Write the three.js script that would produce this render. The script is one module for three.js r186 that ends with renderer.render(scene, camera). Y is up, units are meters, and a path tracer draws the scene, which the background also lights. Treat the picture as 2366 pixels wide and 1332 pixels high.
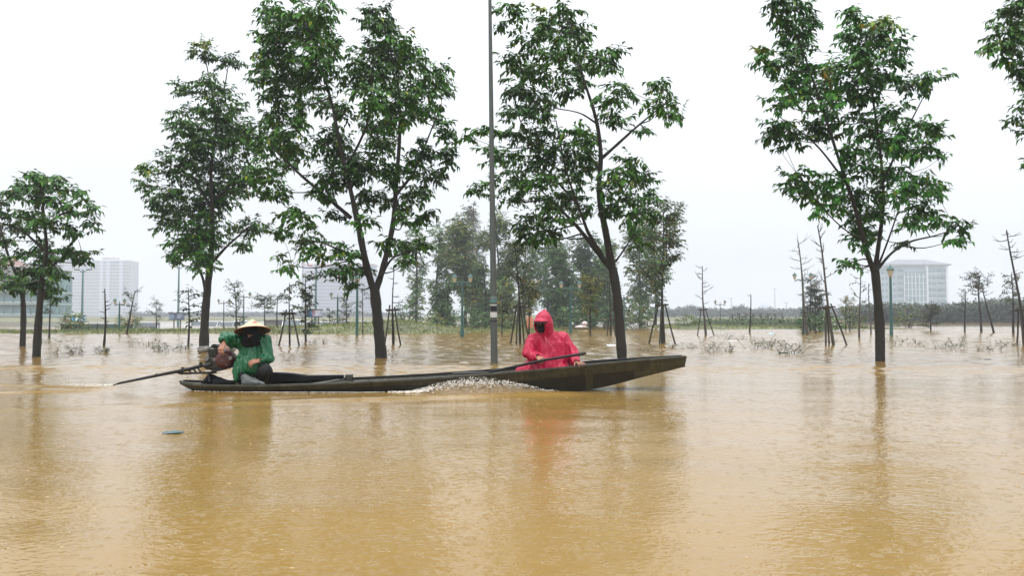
import * as THREE from 'three';
import { mergeGeometries } from 'three/addons/utils/BufferGeometryUtils.js';
import { RoundedBoxGeometry } from 'three/addons/geometries/RoundedBoxGeometry.js';
import { createNoise3D, createNoise2D } from 'simplex-noise';

// ---------- camera, sky, light, exposure ----------
const scene = new THREE.Scene();
const FOCAL = 1790, EYE = 1.02, PITCH = Math.atan(66 / FOCAL);        // the photograph is 2366 x 1332
const camera = new THREE.PerspectiveCamera(2 * Math.atan(666 / FOCAL) * 180 / Math.PI, 2366 / 1332, 0.1, 5000);
camera.position.set(0, EYE, 0);
camera.rotation.x = PITCH;
scene.add(camera);
const renderer = new THREE.WebGLRenderer();
renderer.toneMapping = THREE.LinearToneMapping;
renderer.toneMappingExposure = 1.6;
renderer.shadowMap.enabled = true;

let seed = 20231;
const rnd = () => { seed = (seed + 0x6d2b79f5) | 0; let t = Math.imul(seed ^ (seed >>> 15), 1 | seed); t = (t + Math.imul(t ^ (t >>> 7), 61 | t)) ^ t; return ((t ^ (t >>> 14)) >>> 0) / 4294967296; };
const rr = (a, b) => a + (b - a) * rnd();
const n3 = createNoise3D(rnd), n2 = createNoise2D(rnd);
const lerp = (a, b, t) => a + (b - a) * t, clamp = (x, a = 0, b = 1) => Math.min(b, Math.max(a, x));
const smooth = (a, b, x) => { const t = clamp((x - a) / (b - a)); return t * t * (3 - 2 * t); };

{ // a rain-laden overcast sky: even all the way round, brighter towards the zenith
  const W = 512, Hh = 256, data = new Float32Array(W * Hh * 4);
  for (let j = 0; j < Hh; j++) for (let i = 0; i < W; i++) {
    const el = ((j + 0.5) / Hh - 0.5) * Math.PI, az = (i + 0.5) / W * 2 * Math.PI;
    const s = Math.max(0, Math.sin(el)), c = Math.cos(el);
    const cl = n3(Math.cos(az) * c * 1.6, s * 4, Math.sin(az) * c * 1.6) * 0.6 + n3(Math.cos(az) * c * 4, s * 9, Math.sin(az) * c * 4) * 0.3;
    const L = (el < 0 ? 0.63 : 0.63 * (1 + 3.6 * Math.pow(s, 2.4))) * (1 + 0.085 * cl);
    const k = (j * W + i) * 4;
    data[k] = L * 0.95; data[k + 1] = L * 0.99; data[k + 2] = L * 1.045; data[k + 3] = 1;
  }
  const t = new THREE.DataTexture(data, W, Hh, THREE.RGBAFormat, THREE.FloatType);
  t.mapping = THREE.EquirectangularReflectionMapping; t.magFilter = t.minFilter = THREE.LinearFilter; t.needsUpdate = true;
  scene.background = t; scene.environment = t;
}
const sun = new THREE.DirectionalLight(0xfff6ea, 0.6);
sun.position.set(-18, 60, 12); sun.target.position.set(0, 0, -20); sun.castShadow = true; sun.shadow.radius = 60;
Object.assign(sun.shadow.camera, { left: -80, right: 80, top: 80, bottom: -80, near: 1, far: 250 });
scene.add(sun, sun.target);
scene.fog = new THREE.FogExp2(new THREE.Color(0.95, 0.975, 1.0), 0.0010);

// ---------- where a spot of the photograph lies in the place ----------
const V = (x, y, z) => new THREE.Vector3(x, y, z);
const ray = (px, py) => { const x = (px - 1183) / FOCAL, y = (666 - py) / FOCAL; return V(x, y * Math.cos(PITCH) + Math.sin(PITCH), y * Math.sin(PITCH) - Math.cos(PITCH)); };
const at = (px, py, d) => { const r = ray(px, py); r.multiplyScalar(d / -r.z); r.y += EYE; return r; };
const onWater = (px, py) => { const r = ray(px, py); return at(px, py, -r.z * EYE / -r.y); };

// ---------- naming ----------
const used = new Map();
function numbered(n) { const k = used.get(n) || 0; used.set(n, k + 1); return k ? n + '_' + String(k).padStart(3, '0') : n; }
function shade(o) { o.castShadow = o.receiveShadow = true; return o; }
function thing(name, label, category, p, group) {
  const o = new THREE.Group(); o.name = numbered(name); o.position.copy(p); o.userData = { label, category };
  if (group) o.userData.group = group;
  scene.add(o); return o;
}
function part(name, geo, m, parent, extra) {
  const o = shade(new THREE.Mesh(geo, m)); o.name = name; if (extra) Object.assign(o.userData, extra); parent.add(o); return o;
}
function setting(name, geo, m, kind = 'structure', label) {
  const o = shade(new THREE.Mesh(geo, m)); o.name = numbered(name); o.userData = { kind }; if (label) o.userData.label = label; scene.add(o); return o;
}

// ---------- textures ----------
function hash(x, y, s) { let h = Math.imul(x, 374761393) + Math.imul(y, 668265263) + Math.imul(s, 1274126177); h = Math.imul(h ^ (h >>> 13), 1274126177); return ((h ^ (h >>> 16)) >>> 0) / 4294967296; }
function tile(u, v, fx, fy, s) { // value noise that repeats over 0..1
  const x = u * fx, y = v * fy, i = Math.floor(x), j = Math.floor(y), a = x - i, b = y - j, p = a * a * (3 - 2 * a), q = b * b * (3 - 2 * b);
  const g = (m, n) => hash(((i + m) % fx + fx) % fx, ((j + n) % fy + fy) % fy, s);
  return lerp(lerp(g(0, 0), g(1, 0), p), lerp(g(0, 1), g(1, 1), p), q);
}
const fbm = (u, v, fx, fy, s, o = 4) => { let t = 0, w = 0.5, n = 0; for (let k = 0; k < o; k++) { t += w * tile(u, v, fx << k, fy << k, s + k); n += w; w *= 0.55; } return t / n; };
function texture(size, fn, srgb) {
  const d = new Uint8Array(size * size * 4);
  for (let j = 0; j < size; j++) for (let i = 0; i < size; i++) {
    const c = fn(i / size, j / size), k = (j * size + i) * 4;
    for (let q = 0; q < 3; q++) { let x = clamp(Array.isArray(c) ? c[q] : c); if (srgb) x = x <= 0.0031308 ? x * 12.92 : 1.055 * Math.pow(x, 1 / 2.4) - 0.055; d[k + q] = Math.round(x * 255); }
    d[k + 3] = 255;
  }
  const t = new THREE.DataTexture(d, size, size); t.wrapS = t.wrapT = THREE.RepeatWrapping; t.magFilter = THREE.LinearFilter; t.minFilter = THREE.LinearMipmapLinearFilter; t.generateMipmaps = true;
  if (srgb) t.colorSpace = THREE.SRGBColorSpace; t.needsUpdate = true; return t;
}
const rep = (t, x, y) => { const c = t.clone(); c.repeat.set(x, y); c.needsUpdate = true; return c; };
const mottle = texture(256, (u, v) => 0.55 + 0.45 * fbm(u, v, 4, 4, 3, 5), true);
const streaky = texture(256, (u, v) => { const a = fbm(u, v, 3, 40, 11, 3), b = fbm(u, v, 6, 6, 19, 4); const g = Math.max(0, fbm(u, v, 9, 9, 33, 4) - 0.52) * 3; return [0.12 + 0.75 * a * (0.5 + b) + 0.5 * g, 0.12 + 0.75 * a * (0.5 + b) + 0.42 * g, 0.10 + 0.75 * a * (0.5 + b) + 0.25 * g]; }, true);
const streakyBump = texture(256, (u, v) => fbm(u, v, 3, 40, 11, 3));
const barkColour = texture(256, (u, v) => { const a = fbm(u, v, 14, 4, 23, 4), b = fbm(u, v, 3, 5, 29, 3); return [0.35 + 0.6 * a * b + 0.25 * b, 0.35 + 0.55 * a * b + 0.27 * b, 0.33 + 0.5 * a * b + 0.27 * b]; }, true);
const barkBump = texture(256, (u, v) => fbm(u, v, 14, 4, 23, 4));
const wrinkle = texture(256, (u, v) => { const a = fbm(u, v, 5, 3, 41, 4); return Math.abs(a - 0.5) * 2 * 0.7 + 0.3 * fbm(u, v, 12, 12, 47, 3); });
// water: wind ripples lying across the view, finer chop, and the rings of raindrops
const rings = []; for (let k = 0; k < 620; k++) rings.push([rnd(), rnd(), 0.003 + 0.012 * rnd() * rnd(), 0.3 + 0.7 * rnd()]);
const ringMap = (() => {
  const N = 1024, a = new Float32Array(N * N);
  for (const [x, y, r, s] of rings) {
    const R = Math.ceil(r * 2.2 * N), ci = Math.floor(x * N), cj = Math.floor(y * N);
    for (let j = -R; j <= R; j++) for (let i = -R; i <= R; i++) {
      const q = Math.hypot(i, j) / N, e = Math.abs(q - r) / r;
      if (e < 1) a[((cj + j + N) % N) * N + (ci + i + N) % N] += s * Math.cos(e * Math.PI * 2.2) * (1 - e) * 0.5;
    }
  }
  return a;
})();
const waterBump = texture(1024, (u, v) => {
  const q = 0.03 * (fbm(u, v, 4, 4, 55, 2) - 0.5), w = fbm(u + q, v + q * 2 + 0 * u, 12, 26, 61, 3), f = fbm(u + q, v - q + 0.35 * q, 64, 96, 67, 3), r = ringMap[Math.floor(v * 1024) * 1024 + Math.floor(u * 1024)];
  return 0.12 + 0.16 * w + 0.40 * f + 0.32 * r;
});
const waterColour = texture(512, (u, v) => { const a = fbm(u, v, 3, 6, 71, 5), b = fbm(u, v, 20, 30, 77, 3), k = 0.86 + 0.2 * (a - 0.5) + 0.08 * (b - 0.5); return [k, k * (0.985 + 0.05 * (a - 0.5)), k * (0.94 + 0.2 * (a - 0.5))]; }, true);

// ---------- materials ----------
const rgb = (r, g, b) => new THREE.Color().setRGB(r, g, b);
function mat(r, g, b, rough = 0.7, o = {}) { return new THREE.MeshPhysicalMaterial({ color: rgb(r, g, b), roughness: rough, ...o }); }
const M = {
  water: mat(0.262, 0.162, 0.046, 0.075, { ior: 1.38, map: waterColour, bumpMap: waterBump, bumpScale: 0.0058 }),
  foam: mat(0.74, 0.70, 0.62, 0.25, { ior: 1.33 }),
  froth: mat(1, 1, 1, 0.16, { ior: 1.33, vertexColors: true, bumpMap: waterBump, bumpScale: 0.01 }),
  bark: mat(0.022, 0.017, 0.010, 0.8, { map: barkColour, bumpMap: barkBump, bumpScale: 0.012 }),
  barkPale: mat(0.095, 0.085, 0.065, 0.85, { map: barkColour, bumpMap: barkBump, bumpScale: 0.01 }),
  stake: mat(0.06, 0.052, 0.034, 0.85, { map: streaky }),
  leaf: mat(1, 1, 1, 0.5, { vertexColors: true, side: THREE.DoubleSide, transmission: 0.3, thickness: 0, ior: 1.4, specularIntensity: 0.22 }),
  hatRim: mat(0.22, 0.06, 0.03, 0.6), dryLeaf: mat(1, 1, 1, 0.6, { vertexColors: true, side: THREE.DoubleSide }),
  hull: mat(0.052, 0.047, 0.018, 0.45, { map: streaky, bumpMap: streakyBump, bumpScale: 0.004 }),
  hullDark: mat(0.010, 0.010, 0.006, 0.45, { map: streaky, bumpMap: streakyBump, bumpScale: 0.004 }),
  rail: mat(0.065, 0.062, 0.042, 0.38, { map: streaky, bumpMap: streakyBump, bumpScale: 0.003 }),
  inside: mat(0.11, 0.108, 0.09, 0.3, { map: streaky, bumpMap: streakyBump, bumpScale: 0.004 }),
  black: mat(0.007, 0.007, 0.008, 0.5, { specularIntensity: 0.6 }), blackCloth: mat(0.005, 0.005, 0.006, 0.85, { specularIntensity: 0.4 }), blackSteel: mat(0.008, 0.0075, 0.007, 0.5, { specularIntensity: 0.6, bumpMap: mottle, bumpScale: 0.002 }),
  red: mat(0.36, 0.005, 0.036, 0.38, { bumpMap: wrinkle, bumpScale: 0.004, specularIntensity: 0.6 }),
  green: mat(0.002, 0.082, 0.026, 0.24, { bumpMap: wrinkle, bumpScale: 0.006, specularIntensity: 0.8 }),
  grey: mat(0.060, 0.066, 0.062, 0.45, { bumpMap: wrinkle, bumpScale: 0.01 }),
  trouser: mat(0.005, 0.006, 0.005, 0.6, { specularIntensity: 0.5, bumpMap: wrinkle, bumpScale: 0.012 }),
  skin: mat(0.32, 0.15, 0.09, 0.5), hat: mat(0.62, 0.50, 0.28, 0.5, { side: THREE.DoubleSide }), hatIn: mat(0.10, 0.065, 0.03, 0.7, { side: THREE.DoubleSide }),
  engineRed: mat(0.075, 0.012, 0.010, 0.45, { map: mottle }), metal: mat(0.22, 0.215, 0.19, 0.45, { metalness: 0.4, map: mottle }), engineDark: mat(0.03, 0.028, 0.02, 0.5, { map: mottle }), tank: mat(0.42, 0.36, 0.30, 0.4),
  pole: mat(0.070, 0.080, 0.070, 0.55, { map: mottle }), teal: mat(0.018, 0.075, 0.066, 0.5), white: mat(0.75, 0.75, 0.74, 0.5), cream: mat(0.42, 0.37, 0.28, 0.4),
  grass: mat(1, 1, 1, 0.7, { vertexColors: true, side: THREE.DoubleSide }),
};

// ---------- geometry helpers ----------
function tube(pts, radii, seg = 7, cap = true) { // tapered tube along points
  const n = pts.length, pos = [], nor = [], uv = [], idx = []; let along = 0, side = null;
  for (let i = 0; i < n; i++) {
    const t = pts[Math.min(n - 1, i + 1)].clone().sub(pts[Math.max(0, i - 1)]).normalize();
    if (!side) side = Math.abs(t.y) > 0.8 ? V(1, 0, 0) : V(0, 1, 0);
    side = side.clone().addScaledVector(t, -side.dot(t)).normalize();
    const up = t.clone().cross(side), r = Array.isArray(radii) ? radii[i] : radii;
    if (i) along += pts[i].distanceTo(pts[i - 1]);
    for (let k = 0; k <= seg; k++) {
      const a = k / seg * 2 * Math.PI, c = Math.cos(a), s = Math.sin(a), d = side.clone().multiplyScalar(c).addScaledVector(up, s);
      pos.push(pts[i].x + d.x * r, pts[i].y + d.y * r, pts[i].z + d.z * r); nor.push(d.x, d.y, d.z); uv.push(k / seg, along);
    }
  }
  const w = seg + 1;
  for (let i = 0; i < n - 1; i++) for (let k = 0; k < seg; k++) { const a = i * w + k; idx.push(a, a + 1, a + w, a + 1, a + w + 1, a + w); }
  if (cap) for (const [i, sgn] of [[0, -1], [n - 1, 1]]) {
    const t = pts[i ? n - 1 : 1].clone().sub(pts[i ? n - 2 : 0]).normalize().multiplyScalar(sgn), c = pos.length / 3;
    pos.push(pts[i].x, pts[i].y, pts[i].z); nor.push(t.x, t.y, t.z); uv.push(0.5, 0.5);
    for (let k = 0; k <= seg; k++) { const q = (i * w + k) * 3; pos.push(pos[q], pos[q + 1], pos[q + 2]); nor.push(t.x, t.y, t.z); uv.push(k / seg, 0.6); }
    for (let k = 0; k < seg; k++) sgn > 0 ? idx.push(c, c + 1 + k, c + 2 + k) : idx.push(c, c + 2 + k, c + 1 + k);
  }
  return geo(pos, nor, uv, idx);
}
function geo(pos, nor, uv, idx, col) {
  const g = new THREE.BufferGeometry();
  g.setAttribute('position', new THREE.Float32BufferAttribute(pos, 3));
  if (uv) g.setAttribute('uv', new THREE.Float32BufferAttribute(uv, 2));
  if (col) g.setAttribute('color', new THREE.Float32BufferAttribute(col, 3));
  if (idx) g.setIndex(idx);
  if (nor) g.setAttribute('normal', new THREE.Float32BufferAttribute(nor, 3)); else g.computeVertexNormals();
  return g;
}
const bar = (a, b, r, seg = 7) => tube([a, b], [r, r], seg);
function box(w, h, d, x, y, z, bevel = 0, rot) {
  const g = bevel ? new RoundedBoxGeometry(w, h, d, 2, bevel) : new THREE.BoxGeometry(w, h, d);
  if (rot) g.applyMatrix4(new THREE.Matrix4().makeRotationFromEuler(new THREE.Euler(...rot)));
  g.translate(x, y, z); return g;
}
function plank(a, b, up, w, t, bevel = 0.004) { // a board from a to b, w wide across up, t thick along up
  const x = b.clone().sub(a), L = x.length(); x.normalize(); const y = up.clone().addScaledVector(x, -up.dot(x)).normalize(), z = x.clone().cross(y);
  const g = new RoundedBoxGeometry(L, t, w, 1, Math.min(bevel, t * 0.4)); g.applyMatrix4(new THREE.Matrix4().makeBasis(x, y, z)); g.translate((a.x + b.x) / 2, (a.y + b.y) / 2, (a.z + b.z) / 2); return g;
}
const merge = (list) => { const l = list.map((g) => (g.index ? g.toNonIndexed() : g)); l.forEach((g) => { for (const k of Object.keys(g.attributes)) if (!['position', 'normal', 'uv'].includes(k)) g.deleteAttribute(k); }); return mergeGeometries(l); };
function curve(pts, n) { return new THREE.CatmullRomCurve3(pts).getPoints(n); }
function profile(keys, x) { // piecewise smooth interpolation of [x, y] keys
  let i = 0; while (i < keys.length - 2 && x > keys[i + 1][0]) i++;
  const p = (k) => keys[clamp(k, 0, keys.length - 1)], [x1, y1] = p(i), [x2, y2] = p(i + 1), t = clamp((x - x1) / (x2 - x1));
  const m1 = i > 0 ? (y2 - p(i - 1)[1]) / (x2 - p(i - 1)[0]) : (y2 - y1) / (x2 - x1), m2 = i < keys.length - 2 ? (p(i + 2)[1] - y1) / (p(i + 2)[0] - x1) : (y2 - y1) / (x2 - x1), h = x2 - x1, a = t * t, b = a * t;
  return (2 * b - 3 * a + 1) * y1 + (b - 2 * a + t) * h * m1 + (3 * a - 2 * b) * y2 + (b - a) * h * m2;
}
// distance fields, meshed with surface nets
const cap = (p, a, b, r1, r2) => {
  const bx = b.x - a.x, by = b.y - a.y, bz = b.z - a.z, px = p[0] - a.x, py = p[1] - a.y, pz = p[2] - a.z;
  const t = clamp((px * bx + py * by + pz * bz) / (bx * bx + by * by + bz * bz)), dx = px - bx * t, dy = py - by * t, dz = pz - bz * t;
  return Math.sqrt(dx * dx + dy * dy + dz * dz) - (r1 + (r2 - r1) * t);
};
const ell = (p, c, rx, ry, rz) => { const x = (p[0] - c.x) / rx, y = (p[1] - c.y) / ry, z = (p[2] - c.z) / rz, k = Math.sqrt(x * x + y * y + z * z); return (k - 1) * Math.min(rx, ry, rz); };
const smin = (a, b, k) => { const h = Math.max(k - Math.abs(a - b), 0) / k; return Math.min(a, b) - h * h * k * 0.25; };
const smax = (a, b, k) => -smin(-a, -b, k);
function net(f, lo, hi, c) {
  const nx = Math.ceil((hi.x - lo.x) / c) + 1, ny = Math.ceil((hi.y - lo.y) / c) + 1, nz = Math.ceil((hi.z - lo.z) / c) + 1, val = new Float32Array(nx * ny * nz), I = (i, j, k) => (k * ny + j) * nx + i;
  for (let k = 0; k < nz; k++) for (let j = 0; j < ny; j++) for (let i = 0; i < nx; i++) val[I(i, j, k)] = f([lo.x + i * c, lo.y + j * c, lo.z + k * c]);
  const id = new Int32Array(nx * ny * nz).fill(-1), pos = [], nor = [], uv = [], idx = [];
  for (let k = 0; k < nz - 1; k++) for (let j = 0; j < ny - 1; j++) for (let i = 0; i < nx - 1; i++) {
    let n = 0, x = 0, y = 0, z = 0;
    for (let e = 0; e < 12; e++) {
      const ax = e >> 2, u = e & 1, w = (e >> 1) & 1, a = ax === 0 ? [0, u, w] : ax === 1 ? [u, 0, w] : [u, w, 0], b = a.slice(); b[ax] = 1;
      const v1 = val[I(i + a[0], j + a[1], k + a[2])], v2 = val[I(i + b[0], j + b[1], k + b[2])];
      if ((v1 < 0) !== (v2 < 0)) { const t = v1 / (v1 - v2); x += a[0] + (b[0] - a[0]) * t; y += a[1] + (b[1] - a[1]) * t; z += a[2] + (b[2] - a[2]) * t; n++; }
    }
    if (!n) continue;
    const p = [lo.x + (i + x / n) * c, lo.y + (j + y / n) * c, lo.z + (k + z / n) * c]; id[I(i, j, k)] = pos.length / 3; pos.push(...p); uv.push(p[0] * 1.3 + p[2] * 0.7, p[1] * 1.3);
    const h = c * 0.6, g = V(f([p[0] + h, p[1], p[2]]) - f([p[0] - h, p[1], p[2]]), f([p[0], p[1] + h, p[2]]) - f([p[0], p[1] - h, p[2]]), f([p[0], p[1], p[2] + h]) - f([p[0], p[1], p[2] - h])).normalize(); nor.push(g.x, g.y, g.z);
  }
  const quad = (a, b, d, e, flip) => { if (a < 0 || b < 0 || d < 0 || e < 0) return; flip ? idx.push(a, d, b, a, e, d) : idx.push(a, b, d, a, d, e); };
  for (let k = 1; k < nz - 1; k++) for (let j = 1; j < ny - 1; j++) for (let i = 1; i < nx - 1; i++) {
    const s = val[I(i, j, k)] < 0;
    if (s !== val[I(i + 1, j, k)] < 0) quad(id[I(i, j - 1, k - 1)], id[I(i, j, k - 1)], id[I(i, j, k)], id[I(i, j - 1, k)], !s);
    if (s !== val[I(i, j + 1, k)] < 0) quad(id[I(i - 1, j, k - 1)], id[I(i - 1, j, k)], id[I(i, j, k)], id[I(i, j, k - 1)], !s);
    if (s !== val[I(i, j, k + 1)] < 0) quad(id[I(i - 1, j - 1, k)], id[I(i, j - 1, k)], id[I(i, j, k)], id[I(i - 1, j, k)], !s);
  }
  return geo(pos, nor, uv, idx);
}

// ---------- leaves ----------
class Leaves { // collects single leaves, each a folded blade of four faces
  constructor() { this.pos = []; this.nor = []; this.col = []; this.idx = []; this.n = 0; }
  leaf(p, d, n, L, w, c, droop = 0.25) {
    const s = d.clone().cross(n).normalize(), b = this.n;
    const m = p.clone().addScaledVector(d, L * 0.5).addScaledVector(n, -w * 0.1), t = p.clone().addScaledVector(d, L).addScaledVector(n, -L * droop);
    const l = p.clone().addScaledVector(d, L * 0.45).addScaledVector(s, w / 2).addScaledVector(n, w * 0.14), r = p.clone().addScaledVector(d, L * 0.45).addScaledVector(s, -w / 2).addScaledVector(n, w * 0.14);
    for (const q of [p, l, t, r, m]) this.pos.push(q.x, q.y, q.z);
    for (const k of [0, -0.3, 0, 0.3, 0]) this.nor.push(n.x + s.x * k, n.y + s.y * k, n.z + s.z * k);
    for (let k = 0; k < 5; k++) this.col.push(c[0], c[1], c[2]);
    this.idx.push(b, b + 1, b + 4, b + 1, b + 2, b + 4, b + 4, b + 2, b + 3, b, b + 4, b + 3); this.n += 5;
  }
  build() { return geo(this.pos, this.nor, null, this.idx, this.col); }
}
const dirRand = () => { let v; do v = V(rr(-1, 1), rr(-1, 1), rr(-1, 1)); while (v.lengthSq() > 1 || v.lengthSq() < 0.01); return v.normalize(); };
const GREEN = [0.038, 0.112, 0.011], FRESH = [0.24, 0.30, 0.05];
function spray(lv, p, a, size, tint, count) { // a twig tip with leaflets along it that spread and hang
  const side = a.clone().cross(V(0, 1, 0)).normalize(), down = V(0, -1, 0);
  for (let k = 0; k < count; k++) {
    const t = k / count, s = k % 2 ? 1 : -1;
    const d = a.clone().multiplyScalar(0.25 + t * 0.8).addScaledVector(side, s * (1.05 - t * 0.7)).addScaledVector(down, rr(0.05, 0.75)).addScaledVector(dirRand(), 0.28).normalize();
    let n = V(rr(-0.4, 0.4), 1, rr(-0.4, 0.4)); n.addScaledVector(d, -n.dot(d)).normalize();
    const v = rr(0.5, 1.55), y = rr(0.8, 1.3), old = rnd() < 0.05 ? 2.2 : 1, c = [tint[0] * v * y * old * (old > 1 ? 1.4 : 1), tint[1] * v * (old > 1 ? 1.5 : 1), tint[2] * v];
    lv.leaf(p.clone().addScaledVector(a, size * 2.0 * t), d, n, size * rr(0.6, 1.35), size * rr(0.36, 0.6), c, rr(0.1, 0.4));
  }
}
function clumpGeo(c, rx, ry, rz, o = {}) { // leafy clump round c (own axes of the tree)
  const lv = new Leaves(), size = o.size || 0.165, cover = o.cover || 1.5, per = 9, n = Math.max(3, Math.round(cover * Math.PI * rx * ry / (size * size * 0.36 * 0.62) / per));
  for (let k = 0; k < n; k++) {
    const u = dirRand(), r = Math.pow(rnd(), 0.45), p = c.clone().add(V(u.x * rx * r, u.y * ry * r, u.z * rz * r)), a = V(u.x * 0.8, u.y * 0.3 - 0.12, u.z * 0.8).addScaledVector(dirRand(), 0.5).normalize();
    spray(lv, p.addScaledVector(a, -size), a, size, o.tint || GREEN, per + Math.floor(rr(-2, 3)));
  }
  return lv.build();
}

// ---------- the setting: flood water, land, grass ----------
const spaced = (a, b, near, n, pow = 2.2) => { const o = []; for (let i = 0; i <= n; i++) { const t = i / n * 2 - 1, s = Math.sign(t) * Math.pow(Math.abs(t), pow); o.push(s < 0 ? lerp(near, a, -s) : lerp(near, b, s)); } return o; };
function sheet(xs, zs, height, uvScale, colour) {
  const pos = [], uv = [], idx = [], col = [], w = xs.length;
  for (const z of zs) for (const x of xs) { pos.push(x, height(x, z), z); uv.push(x / uvScale, z / uvScale); if (colour) { const c = colour(x, z); col.push(c[0], c[1], c[2]); } }
  for (let j = 0; j < zs.length - 1; j++) for (let i = 0; i < w - 1; i++) { const a = j * w + i; zs[j + 1] < zs[j] ? idx.push(a, a + 1, a + w, a + 1, a + w + 1, a + w) : idx.push(a, a + w, a + 1, a + 1, a + w, a + w + 1); }
  return geo(pos, null, uv, idx, colour && col);
}
const BOAT_Z = -10.9;
function wave(x, z) {
  const d = Math.hypot(x, z), near = 1 - smooth(22, 60, d);
  const far = smooth(11.5, 16, -z) * (1 - smooth(80, 110, d));                                       // the open field beyond the boat lies in the wind
  let h = far * (0.020 * n2(x * 0.9, z * 2.0) + 0.012 * n2(x * 2.1 + 4, z * 3.3 + 2)) + near * (0.005 * n2(x * 0.55, z * 0.9) + 0.0008 * n2(x * 1.3 + 7, z * 2.2) + 0.0005 * n2(x * 4.5 + 3, z * 6.5));
  // the bow wave's low swell, spreading back from the boat on its near side
  const k = x - 0.9, off = z - BOAT_Z - 0.55; if (k < 0.4 && off > -0.3) { const c = off - 0.28 * -k; h += (0.035 * Math.exp(-(c * c) / 0.06) + 0.010 * Math.cos(c * 8) * Math.exp(-c * c / 0.9)) * smooth(0.4, -0.6, k) * Math.exp(k * 0.22); }
  const s = -5.4 - x; if (s > 0) { const e = Math.abs(z - BOAT_Z) - 0.06 - 0.30 * s; h += (0.020 * Math.exp(-(e * e) / 0.03) + 0.010 * Math.cos(e * 11) * Math.exp(-e * e / 0.3)) * Math.exp(-s * 0.2) * smooth(0, 0.5, s); } // the motor's wake
  return h;
}
{
  const half = [], zs = []; let x = 0; while (x < 800) { half.push(x); x += x < 10 ? 0.085 : x < 50 ? 0.42 : (x - 49) * 0.25; }
  const xs = [...half.slice(1).reverse().map((q) => -q), ...half];
  for (let i = 0; i <= 30; i++) zs.push(lerp(70, -1.2, Math.pow(i / 30, 0.5)));
  for (let d = 1.24; d < 950; d += d < 16 ? 0.042 : d < 75 ? 0.19 : (d - 74) * 0.2) zs.push(-d);
  M.water.map = rep(waterColour, 1 / 6, 1 / 6);
  setting('water', sheet(xs, zs, wave, 2.6), M.water); // uv in tiles of 2.6 m
}
const bump = (x, c, h) => Math.exp(-(((x - c) / h) ** 2));
function landHeight(x, z) {
  const d = -z, n = n2(x * 0.09, z * 0.12) * 0.6 + n2(x * 0.31 + 9, z * 0.4) * 0.4;
  let h = -0.75;
  h += 0.78 * smooth(-1, -8, x) * smooth(42, 48, d) * (1 - smooth(52, 58, d));                     // the bank before the car park
  h += 0.74 * bump(x, -1, 14) * smooth(40, 50, d) * (1 - smooth(190, 230, d));                       // the grove's rise
  h += 0.80 * smooth(10, 15, x) * (1 - smooth(30, 40, x)) * smooth(56, 64, d) * (1 - smooth(74, 84, d)); // the verge to the right of it
  h += 1.5 * smooth(x > 40 ? 118 : 132, x > 40 ? 150 : 185, d);
  return h + 0.12 * n;
}
{
  const xs = spaced(-800, 800, 0, 240, 2.4), zs = []; for (let i = 0; i <= 200; i++) { const q = i / 200; zs.push(-30 - 130 * q - Math.pow(q, 10) * 820); }
  setting('ground', sheet(xs, zs, landHeight, 6, (x, z) => { const k = 0.8 + 0.35 * n2(x * 0.2, z * 0.2) + 0.15 * n2(x, z), m = 0.5 + 0.5 * n2(x * 0.05 + 5, z * 0.07); return [(0.095 + 0.06 * m) * k, 0.12 * k, 0.04 * k]; }), M.grass);
}
{ // rank grass on what stands above the flood
  const lv = new Leaves(); let made = 0;
  for (let tries = 0; made < 9000 && tries < 90000; tries++) {
    const d = 42 + 75 * Math.pow(rnd(), 1.4), x = rr(-0.72, 0.72) * d, h = landHeight(x, -d);
    if (h < -0.10 || (d > 92 && rnd() < 0.5)) continue;
    made++;
    const k = rr(0.7, 1.35), y = rnd(), c = [lerp(0.085, 0.20, y) * k, lerp(0.14, 0.19, y) * k, 0.045 * k];
    for (let b = 0; b < 4; b++) { const a = V(rr(-0.6, 0.6), 1, rr(-0.6, 0.6)).normalize(); lv.leaf(V(x + rr(-0.3, 0.3), h - 0.02, -d + rr(-0.3, 0.3)), a, V(rr(-1, 1), 0.3, rr(-1, 1)).normalize(), rr(0.10, 0.26), rr(0.03, 0.06), c, 0.3); }
  }
  setting('grass', lv.build(), M.grass, 'stuff', 'rank olive grass along the flooded far bank');
}

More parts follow.
